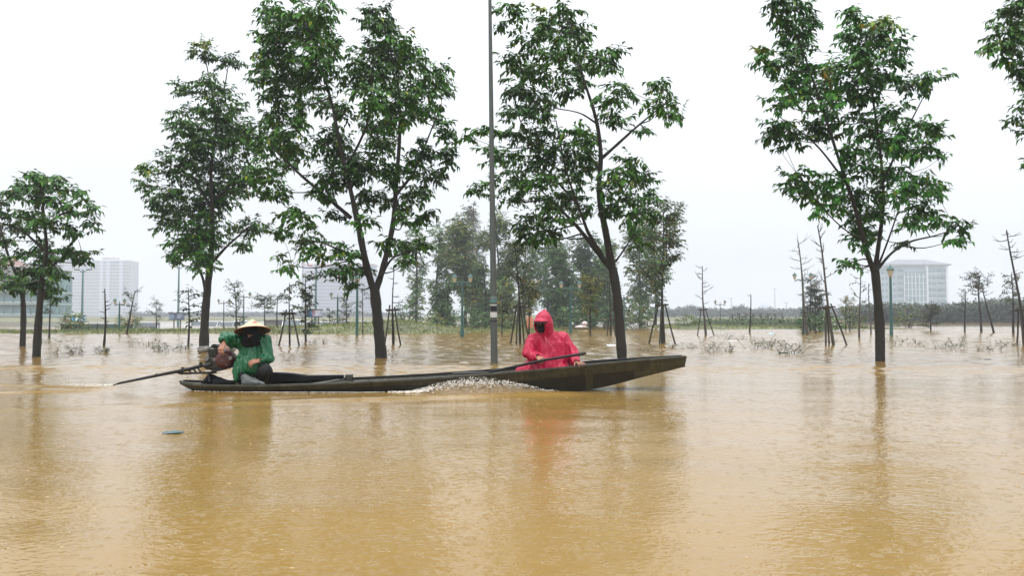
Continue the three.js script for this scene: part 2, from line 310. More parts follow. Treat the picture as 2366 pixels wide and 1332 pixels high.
// ---------- trees ----------
// px figures are read off the photograph at the tree's own distance; every clump and limb then gets a depth of its own within the crown
function streetTree(name, label, o) {
  const base = onWater(...o.foot), D = -base.z, s = D / FOCAL, t = thing(name, label, 'tree', base, o.group);
  const P = (x, y, dz = 0) => at(x, y, D + dz).sub(base);
  const pathOf = (l, dz) => l.map(([x, y, r], i) => ({ p: P(x, y, dz * i / Math.max(1, l.length - 1)), r: r * s }));
  const build = (nodes, seg) => { const c = new THREE.CatmullRomCurve3(nodes.map((k) => k.p)), n = Math.max(6, nodes.length * 4), pts = c.getPoints(n), rad = pts.map((_, i) => { const q = i / n * (nodes.length - 1), a = Math.min(nodes.length - 2, Math.floor(q)); return lerp(nodes[a].r, nodes[a + 1].r, q - a) * (1 + 0.08 * rr(-1, 1)); }); return { geo: tube(pts, rad, seg), pts, rad }; };
  const trunkNodes = pathOf(o.trunk, 0); trunkNodes.unshift({ p: trunkNodes[0].p.clone().add(V(0, -0.6, 0)), r: trunkNodes[0].r * 1.12 });
  const tr = build(trunkNodes, 11), trunk = part('trunk', tr.geo, M.bark, t);
  const skeleton = tr.pts.map((p, i) => ({ p, r: tr.rad[i] })).filter((k) => k.p.y > 0.6);
  o.limbs.forEach((l, i) => { const b = build(pathOf(l, (i % 2 ? 1 : -1) * rr(0.2, 1.0)), 8); part('limb', b.geo, M.bark, trunk); b.pts.forEach((p, k) => skeleton.push({ p, r: b.rad[k] })); });
  const crown = new THREE.Group(); crown.name = 'crown'; t.add(crown);
  const deep = o.deep || 1.3, mid = o.mid || o.trunk[o.trunk.length - 1];
  for (const [cx, cy, rx, ry, fresh] of o.clumps) {
    const dz = fresh ? rr(-0.5, -0.1) : rr(-1, 1) * deep, c = P(cx, cy, dz), k = (D + dz) / FOCAL;
    const base0 = o.tint || GREEN, f = fresh || 0, v = rr(0.65, 1.4), tint = base0.map((q, i) => lerp(q * v, FRESH[i], f));
    part('leaf_clump', clumpGeo(c, rx * k * 1.1, ry * k * 1.12, (rx + ry) * 0.55 * k, { tint, cover: o.cover || 3.0, size: o.leaf || 0.165 }), M.leaf, crown);
    let best = null, bd = 1e9; for (const q of skeleton) { const w = q.p.distanceTo(c) + (q.p.y > c.y ? 0.8 : 0); if (w < bd) { bd = w; best = q; } }
    if (best && bd > 0.15 && bd < 4) {
      const m = best.p.clone().lerp(c, 0.5).add(V(rr(-0.1, 0.1), -0.08 * bd, rr(-0.1, 0.1))), pts = curve([best.p, m, c], 6), r0 = Math.min(best.r * 0.7, 0.012 + 0.008 * bd);
      part('branch', tube(pts, pts.map((_, i) => lerp(r0, 0.004, i / 6)), 5), M.bark, trunk);
    }
  }
  return t;
}
const C = (text) => text.trim().split(/\s*;\s*/).map((q) => q.split(/\s+/).map(Number));
streetTree('street_tree', 'slender tree whose broad-leaved crown hides a grey flat-roofed building, low in the water', { group: 'street trees standing in the flood', foot: [84, 826], trunk: [[85, 826, 9], [90, 740, 8], [95, 680, 7], [98, 640, 5]],
  limbs: [[[97, 650, 5], [108, 580, 4], [102, 500, 3], [95, 420, 1.5]], [[100, 640, 4], [140, 600, 2.5], [190, 588, 1.5]], [[104, 580, 3], [60, 540, 2], [30, 525, 1]], [[104, 520, 3], [160, 490, 2], [205, 505, 1]]], deep: 0.8, cover: 3.4, tint: [0.040, 0.108, 0.018],
  clumps: C('79 403 34 13;113 416 42 17;75 430 42 16;36 443 24 15;150 439 36 15;188 454 20 14;90 458 38 17;131 465 32 15;203 484 20 18;165 491 24 15;212 518 18 14;75 499 38 17;105 510 38 17;143 525 30 13;176 540 22 11;75 533 32 14;41 582 18 15;101 570 40 15;150 578 30 11;192 585 32 15;194 602 18 11;98 600 36 17;83 623 36 16;124 627 32 15;105 653 36 16;122 675 26 13;80 655 28 14;132 687 12 9') });
streetTree('street_tree', 'slender tree cut by the picture edge, its thin trunk beside its larger neighbour', { group: 'street trees standing in the flood', foot: [53, 801], trunk: [[53, 801, 6.5], [55, 730, 6], [52, 670, 5], [44, 620, 4]],
  limbs: [[[50, 660, 4], [20, 590, 3], [-5, 500, 2]], [[52, 670, 3], [20, 655, 2], [-20, 640, 1]]], deep: 0.8, cover: 3.4, tint: [0.045, 0.106, 0.018],
  clumps: C('8 465 22 12;-25 480 25 15;30 521 27 15;10 495 24 14;12 555 28 15;-25 540 25 18;49 638 30 14;19 655 28 15;40 665 24 12;-15 620 26 18;-20 660 25 15;5 600 20 14') });
streetTree('street_tree', 'narrow leafy tree right behind the driver in green, widest at mid height', { group: 'street trees standing in the flood', foot: [472, 803], trunk: [[472, 803, 11], [474, 740, 9.5], [481, 660, 8], [487, 610, 7]],
  limbs: [[[486, 625, 7], [492, 520, 5], [488, 400, 4], [500, 280, 2.5], [478, 150, 1.2]], [[477, 690, 4], [468, 640, 3], [440, 590, 2]], [[488, 610, 4], [525, 570, 2.5], [575, 525, 1.5]], [[490, 480, 4], [430, 400, 2.5], [350, 405, 1]], [[490, 470, 4], [560, 400, 2.5], [610, 340, 1.2]], [[498, 300, 2.5], [520, 200, 1.5], [528, 150, 1]]], deep: 1.1,
  clumps: C('468 103 26 14 0.5;468 125 36 14;415 202 30 13;428 214 26 10;481 190 36 22;526 142 40 16;505 237 55 40;432 258 36 14;426 285 40 26;458 326 60 45;521 294 60 48;339 388 24 18 0.2;335 425 26 18;421 378 52 46;500 389 60 52;392 452 52 38;458 473 60 46;512 452 48 44;385 505 36 32;430 547 48 42;479 536 50 44;473 605 34 30;405 588 22 24;579 526 42 24;563 565 24 18;565 330 46 46;570 420 44 38;450 580 40 28') });
streetTree('street_tree', 'largest tree, forked low into a V, with a wide open crown reaching past the top', { group: 'street trees standing in the flood', foot: [880, 827], trunk: [[881, 827, 13], [875, 760, 12], [868, 690, 12], [866, 668, 11]],
  limbs: [[[864, 675, 9], [846, 610, 8], [826, 510, 7], [808, 430, 5], [785, 330, 4], [765, 230, 3], [730, 120, 2], [700, 40, 1]], [[869, 672, 8], [885, 620, 7], [908, 520, 6.5], [916, 420, 5], [924, 300, 4], [918, 180, 2.5], [890, 80, 1.2]], [[812, 505, 5], [760, 460, 4], [690, 400, 3], [620, 330, 1.5]], [[916, 450, 4], [955, 400, 3], [985, 330, 2], [1020, 240, 1]], [[845, 600, 4], [800, 585, 2.5], [740, 560, 1.5], [690, 555, 1]], [[880, 640, 4], [905, 600, 2.5], [950, 575, 1.5]], [[800, 390, 3], [850, 280, 2.5], [860, 150, 1.2]], [[838, 590, 2.5], [780, 610, 1.5], [720, 620, 1], [665, 612, 0.8]]], deep: 1.6,
  clumps: C('636 21 40 28;689 31 58 42;747 24 38 28;626 74 38 32;678 89 66 42;731 63 45 38;610 137 34 36;657 147 60 42;720 126 55 42;768 105 26 36;612 184 34 26;668 200 50 32;731 173 50 38;642 231 38 22;690 235 30 28;642 273 34 26;668 305 50 42;626 315 44 40;672 357 42 34;610 390 38 36;632 432 40 28;757 243 50 22;805 262 36 20;763 326 44 38;784 357 42 38;757 415 42 32;815 394 42 38;847 385 38 42;878 40 48 26;868 60 34 18;889 68 34 18;899 90 22 14;847 121 48 28;904 116 48 32;947 100 28 22;826 173 48 42;878 168 52 42;941 142 48 38;1015 173 32 36;857 226 48 36;920 226 54 42;973 210 40 42;1010 221 28 28;920 273 44 32;862 294 38 36;973 263 38 22;1031 300 28 36;1036 363 22 36;968 347 34 32;889 336 36 36;899 400 36 32;952 394 38 22;999 410 45 18;962 447 40 24;920 468 38 22;978 499 35 18;935 505 28 14;747 446 34 22;768 500 24 18;852 457 40 26;841 510 28 18;678 494 48 20;647 536 26 14;715 557 46 18;647 589 18 8;663 615 22 14;731 582 36 16;794 582 46 22;763 636 24 14;799 618 32 20;810 655 30 15;838 620 20 15;904 557 38 17;947 573 38 20;978 566 18 16;947 603 26 14;700 520 30 14') });
streetTree('street_tree', 'leaning tree behind the paddler in red, its broad crown around the lamp pole', { group: 'street trees standing in the flood', foot: [1437, 829], trunk: [[1437, 829, 11.5], [1432, 760, 11.5], [1425, 680, 11], [1415, 620, 10]],
  limbs: [[[1415, 625, 9], [1400, 540, 8], [1384, 450, 6], [1388, 360, 5], [1378, 280, 4], [1345, 170, 2.5], [1318, 50, 1]], [[1414, 625, 7], [1370, 570, 5.5], [1330, 520, 4], [1280, 470, 2.5], [1230, 420, 1.2]], [[1392, 590, 4], [1360, 540, 4], [1345, 500, 3], [1310, 400, 2], [1285, 280, 1.2]], [[1386, 370, 4], [1425, 335, 3.5], [1475, 290, 2.5], [1535, 240, 1.2]], [[1422, 605, 2.5], [1440, 580, 2], [1465, 540, 1.2]], [[1388, 430, 4], [1440, 400, 2.5], [1490, 440, 1.2]], [[1376, 284, 2.5], [1340, 262, 1.6], [1280, 250, 1.2]], [[1340, 480, 2.5], [1240, 360, 2], [1190, 250, 1.2]]], deep: 1.5,
  clumps: C('1171 26 30 16;1163 58 22 16;1198 34 14 28;1308 21 36 26;1252 18 10 12 0.6;1261 60 34 32;1324 74 52 34;1229 100 38 24;1292 121 54 32;1182 137 28 26;1213 158 34 22;1376 131 48 24;1424 126 26 24;1261 173 48 28;1334 168 38 34;1403 163 26 16;1192 205 36 30;1245 231 48 34;1313 208 38 20;1434 210 38 20;1408 231 38 17;1198 257 42 26;1261 262 22 20;1424 273 38 20;1529 198 38 13;1523 240 44 18;1560 266 30 20;1487 303 24 12;1108 300 34 15;1077 315 17 10;1119 342 26 14;1192 310 40 22;1250 310 48 26;1324 300 42 18;1355 326 38 22;1161 368 42 22;1234 363 50 32;1303 357 54 32;1350 373 36 30;1182 415 42 26;1250 415 48 28;1313 415 44 26;1098 441 28 17;1124 420 20 11;1177 462 32 15;1261 462 48 25;1318 462 42 26;1224 502 38 15;1276 504 46 25;1224 546 38 24;1205 525 24 18;1261 536 38 20;1455 368 32 18;1429 405 38 26;1481 415 30 26;1403 436 34 22;1455 452 42 24;1502 462 26 22;1460 494 42 24;1502 494 24 18;1408 483 32 26;1466 536 24 18;1476 567 14 13;1355 490 28 16') });
streetTree('street_tree', 'tree of many rising stems with ragged tufted crown and a few yellow-green tips', { group: 'street trees standing in the flood', foot: [2033, 837], trunk: [[2033, 837, 10.5], [2032, 760, 10.5], [2027, 690, 9.5], [2021, 625, 9.5]],
  limbs: [[[2019, 630, 7], [2003, 585, 6], [1975, 480, 4.5], [1938, 370, 3.5], [1890, 220, 2.5], [1840, 80, 1.2]], [[2021, 625, 6], [2030, 560, 5], [2040, 470, 4], [2032, 340, 3], [2015, 220, 2.5], [2000, 80, 1]], [[2023, 628, 3], [2046, 570, 2.2], [2072, 495, 1.6], [2100, 400, 1]], [[2025, 625, 4], [2060, 585, 3], [2100, 560, 2.4], [2160, 545, 1.6], [2205, 530, 1]], [[1998, 560, 2], [1950, 530, 1.6], [1890, 470, 1.2], [1840, 400, 0.8]], [[1960, 430, 3], [1880, 330, 2], [1800, 270, 1]], [[2036, 430, 3], [2085, 320, 2], [2150, 190, 1]], [[2012, 600, 2.5], [1990, 600, 1.6], [1960, 610, 0.8]]], deep: 1.4, tint: [0.034, 0.120, 0.015],
  clumps: C('1821 26 48 34;1795 8 28 20;1879 47 19 24;1831 68 44 34;1847 110 34 34;1762 112 20 12 0.4;1760 130 22 16;1779 148 28 18;1821 142 38 20;1863 158 22 22;1973 32 28 30;1963 79 28 34;2036 46 32 16 0.5;2036 70 34 20;2015 95 42 36;2063 105 26 42;1994 121 38 26;2068 142 20 17;1916 152 38 20;1979 152 42 28;1816 189 42 28;1905 172 30 12 0.75;1900 194 42 24;1973 194 48 32;2026 173 42 32;2105 194 48 20;2152 173 30 20;1805 231 36 28;1868 231 38 28;1926 231 42 30;1994 221 38 26;1820 285 22 12 0.65;1795 290 34 26;1779 312 20 18;1831 321 38 26;1884 300 38 26;1931 284 42 30;1994 284 46 32;2057 263 42 30;2121 294 46 26;2163 305 18 22;2079 326 42 30;2131 347 44 30;2026 336 42 30;1963 342 38 26;2173 363 16 13;1842 410 44 28;1873 447 38 28;1821 441 15 14;1910 421 38 26;1910 484 34 20;1952 447 36 26;1994 389 42 28;2057 399 42 30;2005 452 42 28;2079 447 42 30;2131 415 38 26;2157 436 24 26;2126 478 38 26;2100 515 28 18;1984 499 36 28;2026 494 32 26;1979 536 28 26;2015 541 32 22;2000 568 18 13;1968 603 24 8;1955 615 14 7;2163 505 34 17;2210 526 27 22;2205 555 24 15;2089 562 16 9') });
streetTree('street_tree', 'tree mostly beyond the picture edge, only hanging leaf tufts showing at its tip', { group: 'street trees standing in the flood', foot: [2455, 838], trunk: [[2455, 838, 11], [2450, 740, 11], [2448, 620, 9], [2446, 560, 8]],
  limbs: [[[2446, 570, 7], [2430, 400, 5], [2400, 200, 3], [2380, 40, 1.5]], [[2446, 560, 5], [2480, 380, 4], [2500, 150, 2]], [[2420, 330, 3], [2385, 270, 2], [2345, 250, 1]], [[2405, 220, 3], [2350, 130, 2], [2300, 95, 1]]], deep: 1.0,
  clumps: C('2331 32 30 26;2352 5 30 22;2305 79 30 22;2294 112 22 18;2331 100 34 32;2362 79 28 38;2326 142 24 15;2357 158 24 22;2362 195 14 18;2352 250 18 12;2341 278 18 12;2357 303 18 13;2400 60 40 40;2420 140 45 40;2400 220 40 32;2450 220 45 42;2410 300 40 32;2480 120 45 42;2500 260 42 45;2470 330 45 40;2420 380 40 32;2500 400 40 40;2450 20 45 35') });

// ---------- the boat ----------
const BD = -BOAT_Z, BX = (u) => (u - 1183) * BD / FOCAL;               // u: picture column at the boat's distance
const boat = thing('longtail_boat', 'long narrow dark wooden boat with raised bow carrying two people', 'boat', V(BX(1000), 0, BOAT_Z));
const wK = [[425, 0.06], [450, 0.19], [490, 0.31], [560, 0.38], [700, 0.43], [900, 0.44], [1200, 0.42], [1350, 0.36], [1450, 0.26], [1578, 0.11]];
const halfW = (u) => profile(wK, u);
const gK = [[425, 883], [450, 888], [480, 891], [560, 893], [640, 893], [800, 888], [1000, 877], [1200, 861], [1400, 841], [1578, 826]].map(([u, y]) => [u, at(u, y, BD - halfW(u)).y]);
const sheer = (u) => profile(gK, u);
const bottom = (u) => profile([[425, 0.075], [450, 0.02], [490, -0.05], [560, -0.1], [1240, -0.13], [1310, -0.03], [1400, 0.065], [1480, 0.185], [1574, 0.315]], u);
const L = (u, y, z) => V(BX(u) - boat.position.x, y, z);               // in the boat's own axes
const flare = 0.72;
const sideZ = (u, y) => halfW(u) * lerp(flare, 1, clamp((y - bottom(u)) / (sheer(u) - bottom(u))));
function strip(u0, u1, n, top, bot, out, thick) { // a board that follows the side between two heights
  const pos = [], uv = [], idx = [];
  for (let i = 0; i <= n; i++) {
    const u = lerp(u0, u1, i / n), yt = top(u), yb = Math.min(bot(u), yt - 0.003), x = L(u, 0, 0).x;
    for (const [y, d] of [[yt, out], [yb, out], [yb, out - thick], [yt, out - thick]]) { pos.push(x, y, sideZ(u, y) + d); uv.push(y * 3 + d, x * 0.8); }
  }
  for (let i = 0; i < n; i++) for (let k = 0; k < 4; k++) { const a = i * 4 + k, b = i * 4 + (k + 1) % 4; idx.push(a, b, a + 4, b, b + 4, a + 4); }
  const e = n * 4; idx.push(0, 2, 1, 0, 3, 2, e, e + 1, e + 2, e, e + 2, e + 3);
  return geo(pos, null, uv, idx).toNonIndexed();
}
const flat = (g) => { g.computeVertexNormals(); return g; };
const mirrorZ = (g) => { const c = g.clone(), p = c.attributes.position; for (let i = 0; i < p.count; i++) p.setZ(i, -p.getZ(i)); for (let i = 0; i < p.count; i += 3) for (const k of ['position', 'uv']) { const A = c.attributes[k], w = A.itemSize; for (let q = 0; q < w; q++) { const a = A.array[(i + 1) * w + q]; A.array[(i + 1) * w + q] = A.array[(i + 2) * w + q]; A.array[(i + 2) * w + q] = a; } } return flat(c); };
const midY = (u) => Math.max(bottom(u), sheer(u) - lerp(0.055, 0.125, smooth(900, 1150, u)));
{
  const up = flat(strip(425, 1578, 90, sheer, midY, 0.012, 0.024)), low = flat(strip(440, 1466, 80, midY, bottom, 0, 0.02)), bow = flat(strip(1460, 1574, 16, midY, bottom, 0.006, 0.02));
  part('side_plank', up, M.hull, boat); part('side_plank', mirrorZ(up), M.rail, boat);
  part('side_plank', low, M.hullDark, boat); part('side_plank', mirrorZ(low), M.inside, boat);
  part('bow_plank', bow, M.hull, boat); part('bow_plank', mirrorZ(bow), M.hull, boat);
  const rail = (s) => { const pos = [], uv = [], idx = [], n = 90; for (let i = 0; i <= n; i++) { const u = lerp(426, 1577, i / n), y = sheer(u), z = s * halfW(u), x = L(u, 0, 0).x; for (const [dy, dz] of [[0.012, 0.028], [-0.012, 0.028], [-0.012, -0.03], [0.012, -0.03]]) { pos.push(x, y + dy + 0.008, z + s * dz); uv.push(dz * 4 + dy * 4, x * 0.8); } }
    for (let i = 0; i < n; i++) for (let k = 0; k < 4; k++) { const a = i * 4 + k, b = i * 4 + (k + 1) % 4; s > 0 ? idx.push(a, b, a + 4, b, b + 4, a + 4) : idx.push(a, a + 4, b, b, a + 4, b + 4); } const e = n * 4; idx.push(...(s > 0 ? [0, 2, 1, 0, 3, 2, e, e + 1, e + 2, e, e + 2, e + 3] : [0, 1, 2, 0, 2, 3, e, e + 2, e + 1, e, e + 3, e + 2])); return flat(geo(pos, null, uv, idx).toNonIndexed()); };
  part('gunwale', rail(1), M.rail, boat); part('gunwale', rail(-1), M.hullDark, boat);
  for (let k = 0; k < 5; k++) { // bottom boards
    const pos = [], uv = [], idx = [], n = 60, a0 = -1 + 0.4 * k + 0.008, a1 = a0 + 0.384;
    for (let i = 0; i <= n; i++) { const u = lerp(440, 1572, i / n), h = halfW(u) * flare - 0.004, y = bottom(u), x = L(u, 0, 0).x; for (const [a, dy] of [[a0, 0], [a1, 0], [a1, 0.03], [a0, 0.03]]) { pos.push(x, y + dy, a * h); uv.push(a * 0.4, x * 0.8); } }
    for (let i = 0; i < n; i++) for (let q = 0; q < 4; q++) { const a = i * 4 + q, b = i * 4 + (q + 1) % 4; idx.push(a, a + 4, b, b, a + 4, b + 4); }
    part('bottom_plank', flat(geo(pos, null, uv, idx).toNonIndexed()), M.hullDark, boat);
  }
  for (let u = 520; u < 1460; u += 46) for (const s of [-1, 1]) { const y0 = bottom(u) + 0.03, y1 = sheer(u) - 0.01; part('rib', plank(L(u, y0, s * (sideZ(u, y0) - 0.035)), L(u, y1, s * (sideZ(u, y1) - 0.03)), V(1, 0, 0), 0.02, 0.022), M.hullDark, boat); }
  for (const u of [676, 985, 1150, 1345]) { const y = sheer(u) - 0.045, w = sideZ(u, y) - 0.02; part('thwart', plank(L(u, y, -w), L(u, y, w), V(0, 1, 0), 0.16, 0.024), M.rail, boat); }
  { const y = sheer(795) - 0.04; part('thwart', plank(L(795, y, -0.42), L(795, y, 0.40), V(0, 1, 0), 0.10, 0.03), M.rail, boat); part('end_block', box(0.1, 0.10, 0.12, L(794, 0, 0).x, sheer(794) + 0.018, -0.42, 0.012), M.rail, boat); }
  const deck = (name, u0, u1) => { const pos = [], uv = [], idx = [], n = 12; for (let i = 0; i <= n; i++) { const u = lerp(u0, u1, i / n), w = halfW(u) - 0.03, y = sheer(u) - 0.004; for (const [z, dy] of [[w, 0], [-w, 0], [-w, -0.02], [w, -0.02]]) { pos.push(L(u, 0, 0).x, y + dy, z); uv.push(z, L(u, 0, 0).x); } }
    for (let i = 0; i < n; i++) for (let q = 0; q < 4; q++) { const a = i * 4 + q, b = i * 4 + (q + 1) % 4; idx.push(a, a + 4, b, b, a + 4, b + 4); } const e = n * 4; idx.push(0, 1, 2, 0, 2, 3, e, e + 2, e + 1, e, e + 3, e + 2); part(name, flat(geo(pos, null, uv, idx).toNonIndexed()), M.hull, boat); };
  deck('stern_deck', 427, 486); deck('bow_deck', 1476, 1577);
  const endBoard = (name, u, ub) => part(name, (() => { const yt = sheer(u) + 0.015, yb = bottom(ub), w = halfW(u) + 0.012, wb = halfW(ub) * flare, x0 = L(u, 0, 0).x, x1 = L(ub, 0, 0).x, s = u > 1000 ? 0.02 : -0.02; return flat(geo([x0, yt, -w, x0, yt, w, x1, yb, wb, x1, yb, -wb, x0 + s, yt, -w, x0 + s, yt, w, x1 + s, yb, wb, x1 + s, yb, -wb], null, Array(16).fill(0).map((_, i) => (i * 7 % 5) / 9), [0, 2, 1, 0, 3, 2, 4, 5, 6, 4, 6, 7, 0, 1, 5, 0, 5, 4, 1, 2, 6, 1, 6, 5, 2, 3, 7, 2, 7, 6, 3, 0, 4, 3, 4, 7]).toNonIndexed()); })(), M.rail, boat);
  endBoard('bow_board', 1578, 1574); endBoard('stern_board', 425, 428);
  { const u = 1356, y1 = sheer(u) - 0.02, y0 = bottom(u) + 0.005; part('batten', plank(L(u, y0, sideZ(u, y0) + 0.016), L(u, y1, sideZ(u, y1) + 0.022), V(0, 0.3, 1), 0.09, 0.016), M.hull, boat); }
}
const own = (root) => (u, y, d) => at(u, y, d).sub(root.position);      // a picture spot at distance d, in a thing's own axes
{ // what lies in the boat
  const t = thing('tarpaulin', 'black folded tarpaulin lying along the far gunwale beside the driver', 'tarpaulin', at(700, 872, 11.22)), p = own(t), pts = [[600, 864], [640, 863], [675, 865], [712, 870], [790, 869], [790, 874], [745, 876], [690, 879], [600, 882]].map(([u, y]) => p(u, y, 11.22));
  const s = new THREE.Shape(new THREE.CatmullRomCurve3(pts.map((q) => V(q.x, q.y, 0)), true, 'catmullrom', 0.15).getPoints(60).map((q) => new THREE.Vector2(q.x, q.y)));
  part('cover', new THREE.ExtrudeGeometry(s, { depth: 0.10, bevelEnabled: true, bevelSize: 0.012, bevelThickness: 0.02, bevelSegments: 3 }).translate(0, 0, -0.05), M.blackCloth, t);
  const o = thing('wooden_pole', 'pale flat wooden pole lying slantwise across the boat beside the black tarpaulin', 'pole', at(745, 885, 10.85)), q = own(o);
  part('board', plank(q(702, 893, 10.55), q(792, 877, 11.2), V(0, 1, 0.3), 0.07, 0.02), M.inside, o); part('board', plank(q(735, 893, 10.62), q(800, 882, 11.15), V(0, 1, 0.3), 0.05, 0.02), M.rail, o);
}

// ---------- the long-tail motor ----------
{
  const m = thing('longtail_motor', 'dark oily engine with a reddish fan housing and long tail shaft reaching astern', 'boat motor', at(483, 884, 10.9)), p = own(m), D = 10.86;
  const sz = (n) => n * D / FOCAL;
  part('pivot_stand', merge([bar(p(485, 880, D), p(486, 862, D), 0.022), tube([p(470, 884, D), p(476, 878, D), p(485, 874, D), p(494, 877, D), p(506, 884, D)], [0.02, 0.03, 0.03, 0.03, 0.02]), bar(p(485, 884, D - 0.12), p(485, 870, D), 0.018), bar(p(485, 884, D + 0.12), p(485, 870, D), 0.018)]), M.blackSteel, m);
  part('cradle_bar', bar(p(548, 845, D - 0.1), p(478, 864, D - 0.1), 0.015), M.blackSteel, m); part('cradle_bar', bar(p(548, 845, D + 0.1), p(478, 864, D + 0.1), 0.015), M.blackSteel, m);
  part('tail_shaft', merge([tube([p(484, 841, D), p(440, 853, D), p(356, 870, D), p(278, 886, D), p(262, 891, D)], [0.022, 0.026, 0.021, 0.016, 0.006], 9), tube([p(363, 867, D), p(362, 863.5, D)], [0.012, 0.012]), tube([p(423, 853, D), p(422, 849, D)], [0.016, 0.016]), tube([p(465, 846, D), p(464, 838, D)], [0.022, 0.022])]), M.blackSteel, m);
  const tr = [bar(p(405, 858, D), p(420, 864, D), 0.02), bar(p(420, 864, D), p(500, 861, D), 0.016), bar(p(465, 845, D), p(500, 858, D), 0.018)]; for (const x of [432, 444, 455]) tr.push(bar(p(x, 852 - (x - 432) * 0.2, D), p(x + 11, 862, D), 0.011)); tr.push(bar(p(421, 853, D), p(421, 864, D), 0.02));
  part('truss', merge(tr), M.blackSteel, m);
  const c = (u, y, d = D) => p(u, y, d), cyl = (u, y, d, r, len, n = 20) => { const g = new THREE.CylinderGeometry(r, r, len, n); g.rotateX(Math.PI / 2); const q = c(u, y, d); return g.translate(q.x, q.y, q.z); };
  const bx = (u0, y0, u1, y1, dz, dep, bev, rz = 0) => { const q = c((u0 + u1) / 2, (y0 + y1) / 2, D + dz); return box(sz(u1 - u0), sz(y1 - y0), dep, q.x, q.y, q.z, bev, [0, 0, rz]); };
  part('crankcase', merge([bx(480, 826, 512, 853, 0, 0.22, 0.02, 0.1), bx(476, 838, 496, 847, -0.03, 0.24, 0.02, 0.3), bx(494, 848, 515, 858, 0, 0.18, 0.015, 0.15)]), M.engineDark, m);
  const fins = []; for (let k = 0; k < 6; k++) fins.push(bx(483 + k * 0.4, 807 + k * 3.2, 507 + k * 0.4, 808.6 + k * 3.2, 0, 0.2, 0.003, 0.06)); part('cylinder_block', merge([bx(486, 806, 504, 827, 0, 0.15, 0.015, 0.06), ...fins]), M.engineDark, m);
  part('air_filter', merge([bx(460, 803, 486, 815, -0.05, 0.16, 0.03, 0.18), bx(461, 801, 478, 805, -0.05, 0.15, 0.012, 0.18)]), M.metal, m);
  part('carburettor', merge([cyl(479, 829, D - 0.13, sz(5.4), 0.06), bar(c(479, 829, D - 0.1), c(492, 826, D), 0.02)]), M.metal, m);
  part('starter_knob', merge([cyl(497, 800, D - 0.05, sz(4), 0.05), bar(c(497, 800, D - 0.03), c(497, 808, D), 0.012)]), M.black, m);
  part('oil_cap', cyl(497, 832, D - 0.125, sz(3.2), 0.03), M.metal, m);
  const fan = part('fan_housing', (() => { const g = new THREE.LatheGeometry([[0, 0.10], [0.05, 0.10], [0.10, 0.09], [0.125, 0.05], [0.132, 0], [0.13, -0.1], [0, -0.1]].map(([x, y]) => new THREE.Vector2(x, y)), 28); g.rotateX(Math.PI / 2); const q = c(521, 832, D - 0.06); return g.translate(q.x, q.y, q.z); })(), M.engineRed, m);
  part('fan_boss', cyl(533, 828, D - 0.165, sz(4.2), 0.02), M.metal, fan); part('bolt', cyl(514, 833, D - 0.16, sz(1.6), 0.02, 10), M.metal, fan); part('bolt', cyl(524, 843, D - 0.155, sz(1.5), 0.02, 10), M.metal, fan); part('bolt', cyl(523, 820, D - 0.155, sz(1.5), 0.02, 10), M.metal, fan);
  part('fuel_tank', bx(508, 802, 541, 814, 0.06, 0.2, 0.03, -0.06), M.tank, m);
  part('muffler', merge([bx(490, 796, 512, 806, 0.1, 0.1, 0.03, -0.1), bar(c(478, 806, D + 0.1), c(492, 802, D + 0.1), 0.015)]), M.blackSteel, m);
  part('tiller', tube([c(545, 846, D - 0.02), c(560, 841, D - 0.02), c(585, 835, D - 0.05)], 0.013), M.blackSteel, m);
  const cl = thing('cloth_heap', 'black wet cloth heaped on the stern under the motor stand', 'cloth', at(495, 880, 10.85)), q = own(cl);
  part('cloth', net((s) => smin(smin(cap(s, q(470, 886, 10.75), q(488, 876, 10.9), 0.03, 0.055), cap(s, q(488, 876, 10.9), q(528, 884, 10.85), 0.06, 0.03), 0.05), cap(s, q(500, 884, 10.65), q(540, 886, 10.7), 0.05, 0.03), 0.05) + 0.008 * n3(s[0] * 22, s[1] * 30, s[2] * 22), V(-0.3, -0.12, -0.3), V(0.42, 0.14, 0.35), 0.014), M.blackCloth, cl);
}

